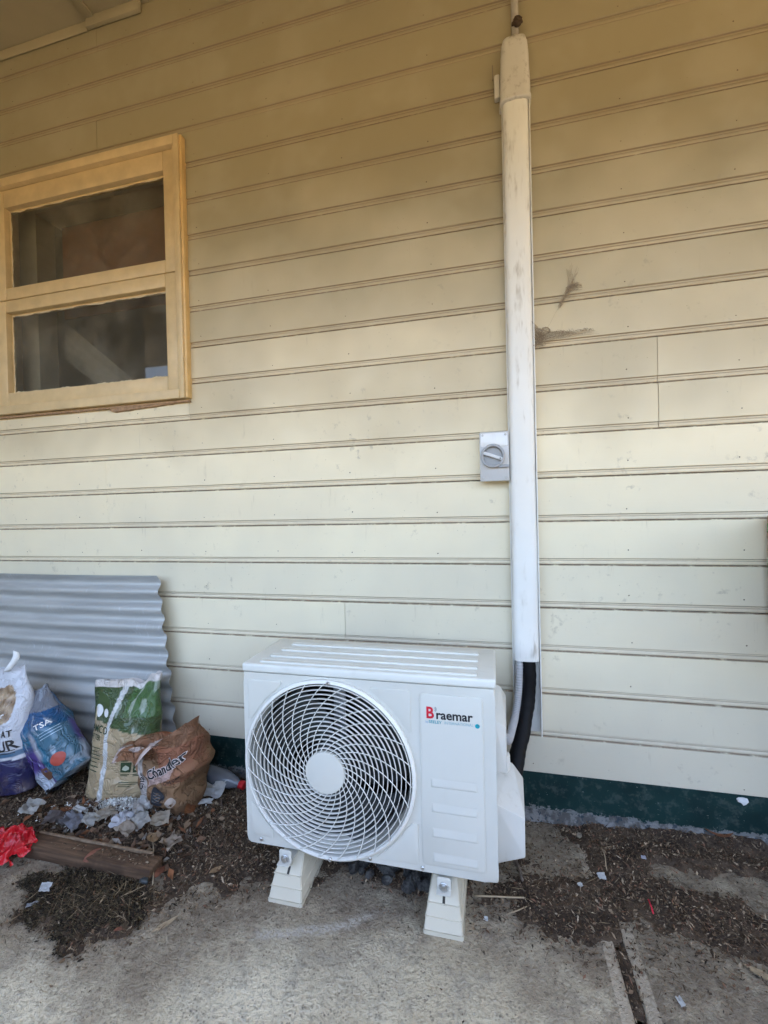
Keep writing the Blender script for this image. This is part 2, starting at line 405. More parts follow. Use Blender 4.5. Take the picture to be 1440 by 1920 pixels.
# studs/sheathing behind the boards, and the dark base board over a crumbling plinth
M_SHEATH = plain('sheathing', (.10, .08, .06), .9)
box('sheathing', (XL, .002, .0), (WXL, .10, CZ), M_SHEATH, wall)
box('sheathing', (WX, .002, .0), (XR, .10, CZ), M_SHEATH, wall)
box('sheathing', (WXL + .0005, .002, .0), (WX - .0005, .10, WZ0 - .004), M_SHEATH, wall)
box('sheathing', (WXL + .0005, .002, WZ1 + .004), (WX - .0005, .10, CZ), M_SHEATH, wall)
def m_green():
    n = N('dark_green_paint'); p = n.pos(); s = n.sep(p)
    c = n.mix(n.range(n.noise(p, 6, 5), .35, .65), (.005, .022, .022), (.009, .034, .032))
    dust = n.math('MULTIPLY', n.range(n.noise(p, 30, 6, .7), .50, .70), .35)
    c = n.mix(dust, c, (.10, .12, .11))
    pk = n.range(n.math('ADD', s[2], n.math('MULTIPLY', n.math('SUBTRACT', n.noise(p, 45, 6, .75), .5), .075)), .044, .050, 1, 0)
    c = n.mix(pk, c, (.17, .18, .175))
    sp = n.range(n.noise(p, 140, 3, .6), .70, .74)
    c = n.mix(n.math('MULTIPLY', sp, .7), c, (.5, .52, .5))
    return n.fin(c, .55, n.bump(n.math('SUBTRACT', n.noise(p, 40, 5), pk), .35, .002), spec=.25)
M_GREEN = m_green()
V, F = [], []
nx = 160
for i in range(nx + 1):
    x = XL + (XR - XL) * i / nx
    for y, z in ((.001, .1715), (-.0075, .1715), (-.0105, .1685), (-.0110, .075), (-.0108, .040 + .008 * noise.noise(Vector((x * 9, 0, 0)))), (.001, .036)): V.append((x, y, z))
for i in range(nx):
    for k in range(5): F.append((i * 6 + k, i * 6 + k + 1, i * 6 + k + 7, i * 6 + k + 6))
mesh('base_board', V, F, M_GREEN, wall)
V, F = [], []
nx = 340
for i in range(nx + 1):
    x = XL + (XR - XL) * i / nx
    for j in range(5):
        nn = noise.fractal(Vector((x * 14, j * .9, 3)), 1, 2, 4)
        V.append((x, -.0095 - .016 * (j / 4) ** 1.5 - .006 * nn, .050 - .062 * j / 4))
for i in range(nx):
    for k in range(4): F.append((i * 5 + k, i * 5 + k + 1, i * 5 + k + 6, i * 5 + k + 5))
n_ = N('crumbling_plinth'); p_ = n_.pos()
c_ = n_.mix(n_.range(n_.noise(p_, 24, 6, .7), .4, .6), (.085, .083, .078), (.21, .21, .205))
c_ = n_.mix(n_.range(n_.noise(p_, 60, 5, .7), .54, .64), c_, (.03, .045, .06))
mesh('plinth', V, F, n_.fin(c_, .9, n_.bump(n_.noise(p_, 80, 5), .8, .004)), wall, smooth=True)

# ------------------------------------------------------------------ window
win = empty('timber_window', (-1.75, -.02, 1.585)); tag(win, 'ochre framed two sash window with dusty dark panes', 'window')
def wb(name, lo, hi, mat=M_TRIM, parent=win, bev=.0025, **k):
    o = box(name, (lo[0] + 1.75, lo[1] + .02, lo[2] - 1.585), (hi[0] + 1.75, hi[1] + .02, hi[2] - 1.585), mat, parent, bev, **k); return o
X0, X1 = -2.300, -1.215
JF = -.044
wb('jamb', (X1 - .036, JF, 1.5865), (X1 - .0125, .09, 2.6755)); wb('jamb', (X0, JF, 1.5865), (X0 + .048, .09, 2.6755))
wb('jamb_strip', (X1 - .012, JF + .006, 1.588), (X1, -.002, 2.672), M_TRIM2)
wb('jamb_stop', (X1 - .050, JF + .010, 1.6265), (X1 - .0365, .088, 2.6365))
wb('window_head', (X0 + .0485, JF, 2.638), (X1 - .0365, .09, 2.6755))
wb('window_sill', (X0 + .0485, JF - .002, 1.5865), (X1 - .0365, .09, 1.6245))
SX0, SX1 = -2.2505, -1.2665
GX0, GX1 = -2.194, -1.3195
n_ = N('dust_haze_glass'); u_ = n_.sep(n_.uv()); p_ = n_.pos()
n_.t.nodes.remove(n_.b)
tr = n_.new('ShaderNodeBsdfTransparent'); gl = n_.new('ShaderNodeBsdfGlossy'); gl.inputs['Roughness'].default_value = .03
df = n_.new('ShaderNodeBsdfDiffuse'); pt = n_.new('ShaderNodeBsdfDiffuse')
fr_ = n_.new('ShaderNodeFresnel'); fr_.inputs[0].default_value = 1.52
m1 = n_.new('ShaderNodeMixShader'); m2 = n_.new('ShaderNodeMixShader'); m3 = n_.new('ShaderNodeMixShader')
n_.t.links.new(fr_.outputs[0], m1.inputs[0]); n_.t.links.new(tr.outputs[0], m1.inputs[1]); n_.t.links.new(gl.outputs[0], m1.inputs[2])
tr.inputs[0].default_value = (.86, .88, .84, 1)
dust = n_.math('ADD', .10, n_.math('MULTIPLY', n_.range(n_.noise(p_, 5, 6, .65), .38, .7), .14))  # dust film, raised to stand in for hazy reflections too
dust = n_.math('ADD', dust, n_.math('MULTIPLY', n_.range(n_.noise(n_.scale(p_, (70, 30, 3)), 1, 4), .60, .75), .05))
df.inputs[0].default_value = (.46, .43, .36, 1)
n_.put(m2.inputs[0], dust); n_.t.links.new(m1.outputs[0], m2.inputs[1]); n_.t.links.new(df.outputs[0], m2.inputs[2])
# paint smeared over the rim of the glass
ex = n_.math('MINIMUM', n_.math('MULTIPLY', n_.math('MINIMUM', u_[0], n_.math('SUBTRACT', 1.0, u_[0])), .875), n_.math('MULTIPLY', n_.math('MINIMUM', u_[1], n_.math('SUBTRACT', 1.0, u_[1])), .375))
ex = n_.math('ADD', ex, n_.math('MULTIPLY', n_.math('SUBTRACT', n_.noise(n_.scale(p_, (14, 12, 26)), 1, 6, .62), .5), .027))
n_.put(m3.inputs[0], n_.range(ex, .0125, .0155, 1, 0)); n_.t.links.new(m2.outputs[0], m3.inputs[1]); n_.t.links.new(pt.outputs[0], m3.inputs[2])
pt.inputs[0].default_value = (.60, .52, .37, 1)
n_.t.links.new(m3.outputs[0], n_.out.inputs[0]); M_GLASS = n_.m
for z0, z1, gz0, gz1, yo in ((2.1255, 2.6360, 2.180, 2.556, .002), (1.6265, 2.1195, 1.688, 2.064, -.003)):
    s_ = empty('sash', (0, yo, 0)); s_.parent = win
    q = lambda nm, lo, hi: wb(nm, (lo[0], -.024, lo[1]), (hi[0], .022, hi[1]), parent=s_, bev=.003)
    q('stile', (GX1, z0), (SX1, z1)); q('stile', (SX0, z0), (GX0, z1))
    q('rail', (GX0 + .0004, z0), (GX1 - .0004, gz0)); q('rail', (GX0 + .0004, gz1), (GX1 - .0004, z1))
    gme = bpy.data.meshes.new('pane'); gme.from_pydata([(GX0 - .004 + 1.75, .023, gz0 - .004 - 1.585), (GX1 + .004 + 1.75, .023, gz0 - .004 - 1.585), (GX1 + .004 + 1.75, .023, gz1 + .004 - 1.585), (GX0 - .004 + 1.75, .023, gz1 + .004 - 1.585)], [], [(0, 1, 2, 3)])
    ul = gme.uv_layers.new(name='UVMap')
    for i, c in enumerate(((0, 0), (1, 0), (1, 1), (0, 1))): ul.data[i].uv = c
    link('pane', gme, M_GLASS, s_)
    # putty fillets
    for lo, hi in (((GX0, gz0), (GX1, gz0 + .007)), ((GX0, gz1 - .007), (GX1, gz1)), ((GX0, gz0 + .0075), (GX0 + .007, gz1 - .0075)), ((GX1 - .007, gz0 + .0075), (GX1, gz1 - .0075))):
        wb('putty', (lo[0], .002, lo[1]), (hi[0], .019, hi[1]), parent=s_, bev=.002)
# split moulding under the sill
V, F = [], []
for i in range(15):
    t = i / 14; x = -1.62 + .335 * t
    hh = .013 * (1 - .55 * t) + .004 * noise.noise(Vector((i * .9, 0, 0))); zc = 1.566 + .010 * t + .002 * noise.noise(Vector((i * .6, 3, 0)))
    if i in (0, 14): hh *= .35
    for y, z in ((-.010, zc - hh), (-.026, zc - hh * .7), (-.028, zc + hh * .6), (-.010, zc + hh)): V.append((x + 1.75, y + .02, z - 1.585))
for i in range(14):
    for k in range(4): F.append((i * 4 + k, i * 4 + (k + 1) % 4, (i + 1) * 4 + (k + 1) % 4, (i + 1) * 4 + k))
F += [(3, 2, 1, 0), (56, 57, 58, 59)]
mesh('splintered_moulding', V, F, M_WOOD_RAW, win)
wb('sill_strip', (X0, -.030, 1.5725), (X1 - .004, -.010, 1.5795), M_WOOD_RAW, bev=.001)
# the room behind the panes
M_BLIND = plain('brown_blind', (.20, .082, .040), .8, .15, 20, .1)
M_ROOM = plain('room_grey', (.13, .125, .095), .9, .15, 6)
M_REVEAL = plain('room_reveal', (.36, .33, .27), .7, .1, 6)
room = empty('room_interior', (-1.75, .1, 1.585)); tag(room, 'dim room seen through the dusty window panes', kind='structure'); room['category'] = 'room'
def rb(nm, lo, hi, m): return box(nm, (lo[0] + 1.75, lo[1] - .1, lo[2] - 1.585), (hi[0] + 1.75, hi[1] - .1, hi[2] - 1.585), m, room)
rb('reveal', (-2.33, .101, 1.5), (-2.16, .20, 2.8), M_REVEAL); rb('reveal', (-1.24, .101, 1.5), (-1.15, .26, 2.8), M_REVEAL)
rb('reveal', (-2.158, .101, 2.60), (-1.242, .26, 2.8), M_REVEAL); rb('reveal', (-2.158, .101, 1.5), (-1.242, .26, 1.62), M_REVEAL)
rb('back_wall', (-3.2, .92, 1.2), (-.6, .95, 3.1), M_ROOM); rb('side_wall', (-3.23, .262, 1.2), (-3.2005, .95, 3.1), M_ROOM); rb('side_wall', (-.5995, .262, 1.2), (-.57, .95, 3.1), M_ROOM)
rb('roller_blind', (-2.13, .215, 2.125), (-1.245, .222, 2.595), M_BLIND)
rb('back_wall', (-3.2, .262, 1.17), (-.6, .95, 1.1995), M_ROOM); rb('back_wall', (-3.2, .262, 3.1005), (-.6, .95, 3.13), M_ROOM)
# pale diagonal band behind the lower pane, stands in for a reflection
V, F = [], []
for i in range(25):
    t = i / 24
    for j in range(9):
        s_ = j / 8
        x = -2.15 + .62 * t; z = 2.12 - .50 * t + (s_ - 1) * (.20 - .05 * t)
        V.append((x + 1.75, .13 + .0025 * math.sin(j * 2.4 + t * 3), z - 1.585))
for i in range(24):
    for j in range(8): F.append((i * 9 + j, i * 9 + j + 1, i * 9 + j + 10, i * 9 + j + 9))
mesh('reflection_band', V, F, plain('reflection_grey', (.14, .13, .108), .9), room, smooth=True)

# ------------------------------------------------------------------ pipe duct, conduit, isolator
def m_plastic(name, col, rough=.38, grime=.3, gcol=(.35, .30, .22), gscale=(40, 40, 7)):
    n = N(name); p = n.pos()
    c = n.mix(n.range(n.noise(p, 6, 4), .3, .7), tuple(q * .96 for q in col), col)
    gm = n.math('MULTIPLY', n.range(n.noise(n.scale(p, gscale), 1, 6, .7), .50, .74), n.range(n.noise(p, 9, 4, .6), .38, .66))
    c = n.mix(n.math('MULTIPLY', gm, grime), c, gcol)
    return n.fin(c, n.range(gm, 0, 1, rough, rough + .2), n.bump(n.noise(p, 60, 3), .05, .001))
M_DUCT = m_plastic('duct_plastic', (.84, .825, .77), .38, .75)
DZ0, DZ1 = .575, 2.505
duct = empty('pipe_duct', (.105, 0, .3)); tag(duct, 'tall white plastic pipe duct running up the weatherboards', 'duct')
def dprof(hw, dep, r, n=6, y0=-.018):
    P = [(-hw, y0)]
    for i in range(n + 1):
        t = PI + (PI / 2) * i / n; P.append((-hw + r + r * math.cos(t), -dep + r * .75 + r * .75 * math.sin(t)))
    P.append((0, -dep - .0025))
    for i in range(n + 1):
        t = 1.5 * PI + (PI / 2) * i / n; P.append((hw - r + r * math.cos(t), -dep + r * .75 + r * .75 * math.sin(t)))
    P.append((hw, y0)); return P
def loft(name, secs, mat, parent, capa=True, capb=True, angle=35):
    """secs: list of (z, [(x, y)...])"""
    bm = bmesh.new(); rows = [[bm.verts.new((x, y, z)) for x, y in s] for z, s in secs]; m = len(rows[0])
    for a_, b_ in zip(rows, rows[1:]):
        for k in range(m): bm.faces.new((a_[k], a_[(k + 1) % m], b_[(k + 1) % m], b_[k]))
    if capa: bm.faces.new(rows[0][::-1])
    if capb: bm.faces.new(rows[-1])
    return bm_obj(name, bm, mat, parent, angle=angle)
loft('cover', [(z - .3, [(x + .0004 * math.sin(z * 9), y) for x, y in dprof(.0420, .064, .024)]) for z in np.linspace(DZ0, DZ1, 24)], M_DUCT, duct)
bch = bmesh.new(); bm_box(bch, (-.0455, -.019, 2.50 - .3), (.0455, -.0181, 2.502 - .3))
bch.free()
# base channel: back plate and two flanges, bare below the cover
def chan(nm, lo, hi): return box(nm, lo, hi, M_DUCT, duct, .0012)
chan('base_channel', (-.0455, -.0200, .018), (.0455, -.0183, DZ1 - .31))
chan('channel_flange', (.0430, -.056, .018), (.0470, -.0205, DZ1 - .31))
chan('channel_flange', (-.0456, -.046, .135), (-.0428, -.0205, DZ1 - .31))
ec = [(z, [(x * k, (y + .018) * k2 - .018) for x, y in dprof(.0490, .073, .024)]) for z, k, k2 in ((2.172, 1.0, 1), (2.175, 1.045, 1.05), (2.184, 1.045, 1.05), (2.187, 1.0, 1.0), (2.235, 1.0, 1.0), (2.240, .985, .98), (2.33, .93, .95), (2.370, .86, .88), (2.395, .74, .70), (2.408, .56, .45), (2.412, .25, .2))]
M_CAP = m_plastic('end_cap_plastic', (.66, .64, .60), .55, .8, (.20, .17, .13), (60, 60, 40))
loft('end_cap', ec, M_CAP, duct)
box('clip', (-.068, -.040, 2.215), (-.0490, -.0185, 2.295), M_CAP, duct, .004)
box('clip_wire', (-.074, -.034, 2.285), (-.070, -.030, 2.335), plain('dull_wire', (.25, .21, .17), .6), duct)
tag(tube('thin_conduit', [(.110, -.034, 2.70), (.110, -.034, 3.0), (.110, -.033, 3.284)], .0125, plain('grey_conduit', (.36, .33, .29), .6, .2), n=12), 'thin grey conduit rising from the duct top to the ceiling', 'conduit')
mn = link('mud_nest', ico(3, 4, .55, 2.0, (1.3, 1, 1)), plain('dried_mud', (.06, .038, .024), .95, .4, 80, .8)); mn.location = (.116, -.052, 2.742); mn.scale = (.012, .010, .013)
mn.data.shade_smooth(); tag(mn, 'small brown mud wasp nest stuck on the thin conduit', 'nest')
# isolator
iso = empty('isolator_switch', (.0115, -.018, 1.193)); tag(iso, 'light grey rotary isolator switch box beside the duct', 'switch')
M_ISO = m_plastic('isolator_plastic', (.58, .59, .59), .22, .15)
M_ISO2 = m_plastic('isolator_dial', (.34, .35, .36), .3, .2)
def ib(nm, lo, hi, m=M_ISO, bev=.003, **k): return box(nm, lo, hi, m, iso, bev, **k)
ib('back_box', (-.047, -.036, .003), (.047, -.0005, .167)); ib('front_plate', (-.049, -.050, 0), (.049, -.0365, .170), bev=.004)
bm = bmesh.new(); bm_prism(bm, rrect(-.044, .044, .118, .165, .005), -.0515, -.0495, .0008); bm_obj('label_plate', bm, m_plastic('clear_shield', (.80, .82, .82), .10, .1), iso, angle=40)
lathe('dial', [(.0405, -.0502), (.0405, -.064), (.0385, -.0655), (.0335, -.0655), (.0315, -.0635), (.0305, -.0515), (0, -.0515)], M_ISO2, iso, 40, 'Y', (-.005, 0, .0855))
ib('dial_arm', (.012, -.0585, .044), (.0478, -.0505, .0555), M_ISO2, .002)
k_ = box('lever', (-.034, -.0645, -.0055), (.034, -.0548, .0055), m_plastic('lever_plastic', (.66, .67, .67), .3, .1), iso, .0018, loc=(-.005, 0, .0855), rot=(0, math.radians(21), 0))
lathe('lever_hole', [(.0022, -.0650), (0, -.0650)], M_DARK, k_, 10, 'Y', (.026, 0, 0))
for x, z in ((-.038, .012), (.038, .012), (-.038, .158), (.038, .158)):
    lathe('screw', [(.0042, -.0495), (.0042, -.0522), (.003, -.0535), (0, -.0535)], M_ISO, iso, 12, 'Y', (x, 0, z))

# ------------------------------------------------------------------ air conditioner
AX, AY = -.3615, -.475                        # middle of the front, front plane
ac = empty('outdoor_unit', (AX, -.35, 0)); tag(ac, 'white split system outdoor unit with swirl fan grille on plastic feet', 'air conditioner')
def L(x, y, z): return (x - AX, y + .35, z)
M_AC = m_plastic('white_enamel', (.615, .605, .545), .30, .10, (.5, .47, .40))
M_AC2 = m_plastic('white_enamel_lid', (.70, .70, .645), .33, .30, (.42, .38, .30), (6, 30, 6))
M_GR = m_plastic('grille_plastic', (.76, .75, .70), .35, .12)
X0, X1 = -.7205, -.0025
ZB, ZT = .136, .638
DEP = -.225
fc = (-.463, .3815); FR = .2475
SV = (-.1985, -.0335)
# front panel with the fan opening
bm = bmesh.new()
outer = rrect(X0, X1, ZB, ZT, .010, 4)
nC = 96
def ray_rect(t):
    dx, dz = math.cos(t), math.sin(t); best = 1e9
    for (s_, c_, lo, hi) in ((dx, fc[0], X0, X1), (dz, fc[1], ZB, ZT)):
        if s_ > 1e-9: best = min(best, (hi - c_) / s_)
        if s_ < -1e-9: best = min(best, (lo - c_) / s_)
    return fc[0] + dx * best, fc[1] + dz * best
ang = sorted(set([2 * PI * i / nC for i in range(nC)] + [math.atan2(z - fc[1], x - fc[0]) % (2 * PI) for x in (X0, X1) for z in (ZB, ZT)]))
RH = .2425
ro = [bm.verts.new(L(*(lambda q: (q[0], AY, q[1]))(ray_rect(t)))) for t in ang]
ri = [bm.verts.new(L(fc[0] + RH * math.cos(t), AY, fc[1] + RH * math.sin(t))) for t in ang]
rk = [bm.verts.new(L(fc[0] + (RH - .004) * math.cos(t), AY + .05, fc[1] + (RH - .004) * math.sin(t))) for t in ang]
m_ = len(ang)
for i in range(m_):
    j = (i + 1) % m_
    bm.faces.new((ro[i], ro[j], ri[j], ri[i])); bm.faces.new((ri[i], ri[j], rk[j], rk[i]))
# returns around the sides
rb_ = [bm.verts.new((v.co.x, AY + .35 + .030, v.co.z)) for v in ro]
for i in range(m_): bm.faces.new((ro[j := (i + 1) % m_], ro[i], rb_[i], rb_[j]))
bm.edges.ensure_lookup_table()
es = [ed for ed in bm.edges if all(v in ro for v in ed.verts)] if False else []
so_ = set(ro); es = [ed for ed in bm.edges if ed.verts[0] in so_ and ed.verts[1] in so_]
cv = [v for v in ro if (abs(v.co.x - (X0 - AX)) < 1e-6 or abs(v.co.x - (X1 - AX)) < 1e-6) and (abs(v.co.z - ZB) < 1e-6 or abs(v.co.z - ZT) < 1e-6)]
ce = [ed for v in cv for ed in v.link_edges if abs(ed.verts[0].co.y - ed.verts[1].co.y) > .01]
bmesh.ops.bevel(bm, geom=es + ce, offset=.006, segments=3, affect='EDGES', profile=.5)
fp = bm_obj('front_panel', bm, M_AC, ac, angle=50)
def emboss(nm, poly, proud=.0024, bev=.0018, par=fp):
    bm = bmesh.new(); bm_prism(bm, [(x - AX, z) for x, z in poly], AY + .35 - proud, AY + .35 + .0005, bev); return bm_obj(nm, bm, M_AC, par, angle=25)
emboss('service_panel', rrect(SV[0], SV[1], .158, .615, .010), .004, .003)
def corner(x0, x1, z0, z1, R_, far):
    """a rounded rectangle with the fan circle bitten out of it; far = the corner opposite the fan"""
    P = []
    fx, fz = far; nx_, nz_ = (x0 if fx == x1 else x1), (z0 if fz == z1 else z1)
    # intersections of the circle with the two sides that reach the fan
    def ix(z): return fc[0] + math.copysign(math.sqrt(max(0, R_ ** 2 - (z - fc[1]) ** 2)), fx - fc[0])
    def iz(x): return fc[1] + math.copysign(math.sqrt(max(0, R_ ** 2 - (x - fc[0]) ** 2)), fz - fc[1])
    A = (nx_, iz(nx_)) if abs(nx_ - fc[0]) < R_ else (nx_, nz_)
    B = (ix(nz_), nz_) if abs(nz_ - fc[1]) < R_ else (nx_, nz_)
    ta, tb = math.atan2(A[1] - fc[1], A[0] - fc[0]), math.atan2(B[1] - fc[1], B[0] - fc[0])
    while tb - ta > PI: tb -= 2 * PI
    while ta - tb > PI: tb += 2 * PI
    arc = [(fc[0] + R_ * math.cos(ta + (tb - ta) * i / 14), fc[1] + R_ * math.sin(ta + (tb - ta) * i / 14)) for i in range(15)]
    r = .010; sx, sz = (1 if fx == x0 else -1), (1 if fz == z0 else -1)
    cx, cz = fx + sx * r, fz + sz * r
    co = [(cx - sx * r * math.sin(PI / 2 * i / 4), cz - sz * r * math.cos(PI / 2 * i / 4)) for i in range(5)]
    za, xb = A[1] - sz * .006, B[0] - sx * .006           # blunt the two tips
    return arc[2:-2] + [(xb, B[1]), (fx, B[1])] + co[::-1] + [(A[0], fz), (A[0], za)]
for args in ((-.706, -.600, .500, .618, .260, (-.706, .618)), (-.335, -.222, .505, .620, .262, (-.222, .620)), (-.706, -.635, .160, .255, .262, (-.706, .160)), (-.325, -.209, .152, .262, .260, (-.209, .152))):
    emboss('corner_panel', corner(*args))
# pressed hand-vents in the service panel
for i in range(4):
    zc = .382 - i * .0665
    xa, xb = -.172 + .0005 * i - AX, -.051 - AX
    y0 = AY + .35 - .004
    V = [(xa, y0, zc + .013), (xb, y0, zc + .013), (xb, y0, zc - .013), (xa, y0, zc - .013),
         (xa + .004, y0 - .0036, zc - .0055), (xb - .004, y0 - .0036, zc - .0055), (xb - .004, y0 - .0036, zc - .0095), (xa + .004, y0 - .0036, zc - .0095),
         (xa + .004, y0 - .0002, zc + .010), (xb - .004, y0 - .0002, zc + .010)]
    bm = bmesh.new(); vs = [bm.verts.new(v) for v in V]
    for f in ((8, 9, 5, 4), (4, 5, 6, 7), (7, 6, 2, 3), (0, 8, 4, 7, 3), (1, 2, 6, 5, 9), (0, 1, 9, 8)): bm.faces.new([vs[q] for q in f])
    bmesh.ops.bevel(bm, geom=[ed for ed in bm.edges if not ed.is_boundary], offset=.0012, segments=2, affect='EDGES', profile=.5)
    bm_obj('pressed_vent', bm, M_AC, fp, angle=50)
# casing: sides, back, floor
cs = empty('casing'); cs.parent = ac
def cb(nm, lo, hi, m=M_AC, bev=.002, par=cs): return box(nm, L(*lo), L(*hi), m, par, bev)
cb('side_panel', (X1 - .0020, AY + .0305, ZB), (X1 - .0005, DEP, ZT)); cb('side_panel', (X0 + .0005, AY + .0305, ZB), (X0 + .002, DEP, ZT))
cb('floor_pan', (X0 + .003, AY + .032, ZB - .004), (X1 - .003, DEP, ZB + .014)); cb('inner_wall', (-.214, AY + .052, ZB + .015), (-.210, DEP - .006, ZT - .006), plain('galvanised', (.16, .165, .165), .4, .2, metal=.6))
M_COIL = plain('condenser_fins', (.018, .020, .020), .55, .5, 200, .3)
cb('condenser_coil', (X0 + .01, DEP - .030, ZB + .015), (-.216, DEP, ZT - .004), M_COIL, .001)
V, F = [], []
for i in range(60):                              # fin edges of the coil
    x = X0 + .02 + i * .008; b0 = len(V)
    for q in ((x, DEP - .0335, ZB + .02), (x + .0012, DEP - .0335, ZB + .02), (x + .0012, DEP - .0335, ZT - .01), (x, DEP - .0335, ZT - .01)): V.append(L(*q))
    F.append((b0, b0 + 1, b0 + 2, b0 + 3))
cf = mesh('coil_fins', V, F, plain('fin_edge', (.035, .037, .037), .5, .3, metal=.5), cs); tag(cf, kind='stuff')
# lid with pressed ribs
bm = bmesh.new(); bm_box(bm, L(X0 - .0035, AY - .0035, ZT + .0012), L(X1 + .0035, DEP - .001, ZT + .0265), .007, 3)
lid = bm_obj('lid', bm, M_AC2, ac, angle=50)
for i, y in enumerate((-.452, -.402, -.345, -.288)):
    bm = bmesh.new(); bm_box(bm, L(X0 + .045 + .008 * i, y - .010, ZT + .0262), L(X1 - .045, y + .010, ZT + .0312), .0045, 3); bm_obj('rib', bm, M_AC2, lid, angle=60)
# grille
gr = empty('fan_grille', L(fc[0], AY, fc[1])); gr.parent = ac
lathe('outer_ring', [(.2440, .004), (.2515, .002), (.2535, -.004), (.2525, -.010), (.2475, -.0145), (.2450, -.0150), (.2425, -.0120), (.2418, -.006), (.2418, .004), (.2440, .004)], M_GR, gr, 96, 'Y', caps=False)
def dome(r): return -.0135 - .006 * (1 - (r / .24) ** 2)
NR = 15
for i in range(NR):
    r = .0660 + (.2385 - .0660) * i / (NR - 1); y_ = dome(r)
    lathe('grille_ring', [(r - .0007, y_ + .0060), (r - .0009, y_), (r, y_ - .0009), (r + .0009, y_), (r + .0007, y_ + .0060), (r - .0007, y_ + .0060)], M_GR, gr, 72, 'Y', caps=False)
sp = []
for q in range(29):
    t = q / 28; r = .054 + (.243 - .054) * t; th = -1.22 * t ** .70
    sp.append((r * math.cos(th), dome(r) - .0022, r * math.sin(th)))
SV_, SF_ = tube_data(sp, .00130, 6)
sme = bpy.data.meshes.new('spoke'); sme.from_pydata([tuple(v) for v in SV_], [], SF_); sme.shade_smooth()
for i in range(27): link('spoke', sme, M_GR, gr, rot=(0, -2 * PI * i / 27, 0))
lathe('hub_cap', [(.0575, -.012), (.0578, -.0225), (.0565, -.0245), (.052, -.0255), (0, -.0262)], M_AC, gr, 48, 'Y')
M_SCREW = plain('zinc_screw', (.55, .55, .54), .3, .2, metal=.9)
for x, z, pa in ((0.012, .2455, gr), (.006, -.2455, gr)):
    lathe('screw', [(.0055, -.013), (.0055, -.0165), (.004, -.018), (0, -.018)], M_SCREW, pa, 14, 'Y', (x, 0, z))
for x, z in ((-.675, .150), (-.1995, .146), (-.345, .147)):
    lathe('screw', [(.0052, .0005), (.0052, -.0028), (.0036, -.004), (0, -.004)], M_SCREW, fp, 14, 'Y', L(x, AY, z))
# fan, shroud and motor behind the grille
fan = empty('fan', L(fc[0], AY + .060, fc[1])); fan.parent = ac
M_BLADE = plain('blade_plastic', (.045, .053, .052), .4, .1, 10, .02)
bm = bmesh.new()
rows = []
for i in range(9):
    r = .052 + .172 * i / 8
    row = []
    for j in range(13):
        t = j / 12; span = math.radians(78 + 22 * i / 8); th = t * span + .55 * (i / 8) ** 1.5
        row.append(bm.verts.new((r * math.cos(th), -.022 + .058 * t + .012 * (1 - i / 8), r * math.sin(th))))
    rows.append(row)
for i in range(8):
    for j in range(12): bm.faces.new((rows[i][j], rows[i][j + 1], rows[i + 1][j + 1], rows[i + 1][j]))
bmesh.ops.solidify(bm, geom=bm.faces[:], thickness=.0028)
me = bpy.data.meshes.new('blade'); bmesh.ops.recalc_face_normals(bm, faces=bm.faces); bm.to_mesh(me); bm.free(); me.shade_smooth()
for i in range(3): link('blade', me, M_BLADE, fan, rot=(0, math.radians(35 + 120 * i), 0))
lathe('fan_hub', [(.048, -.020), (.054, -.012), (.054, .045), (0, .045)], M_BLADE, fan, 32, 'Y')
lathe('shroud', [(.2385, -.012), (.2335, .005), (.2325, .05), (.238, .062)], plain('shroud_plastic', (.14, .15, .15), .4, .06), fan, 72, 'Y', caps=False)
box('motor_bracket', (-.018, .046, -.24), (.018, .056, .24), plain('bracket_steel', (.30, .31, .31), .4, .1, metal=.6), fan, .002)
lathe('motor', [(.042, .046), (.045, .052), (.045, .11), (.03, .118), (0, .118)], plain('motor_black', (.02, .02, .02), .4), fan, 28, 'Y')
# badge lettering
def print2d(nm, V2, F2, mat, par, x, z, y, sx=1.0):
    return mesh(nm, [L(x + a_ * sx, y, z + b_) for a_, b_ in V2], F2, mat, par)
def flat(nm, c, r=.4): return plain(nm, c, r, .03, 20, .0)
badge = empty('badge'); badge.parent = fp
yb = AY - .0046
BX, BZ = -.1815, .5525
Vt, Ft = text_data('B', .0425, .028); print2d('lettering', Vt, Ft, flat('badge_red', (.62, .012, .035)), badge, BX + .0002, BZ, yb, .90)
Vt, Ft = text_data('raemar', .0335, .024); print2d('lettering', Vt, Ft, flat('badge_black', (.012, .013, .018)), badge, BX + .0265, BZ - .0005, yb, .98)
Vt, Ft = text_data('SEELEY', .0110, .012); print2d('lettering', Vt, Ft, flat('badge_teal', (.02, .30, .36)), badge, BX + .0075, BZ - .0130, yb, 1.02)
Vt, Ft = text_data('by', .0085); print2d('lettering', Vt, Ft, flat('badge_blue', (.18, .34, .52)), badge, BX - .001, BZ - .0128, yb)
Vt, Ft = text_data('INTERNATIONAL', .0110, -.004); print2d('lettering', Vt, Ft, flat('badge_grey_teal', (.22, .42, .48)), badge, BX + .0485, BZ - .0130, yb, .88)
lathe('globe_mark', [(.0058, -.0002), (.0058, -.0005), (0, -.0005)], flat('globe_teal', (.01, .36, .44)), badge, 24, 'Y', L(BX + .1335, yb + .0002, BZ - .0105))
lathe('globe_mark', [(.0022, -.0007), (0, -.0007)], flat('globe_light', (.45, .66, .68)), badge, 14, 'Y', L(BX + .1350, yb + .0002, BZ - .0095))
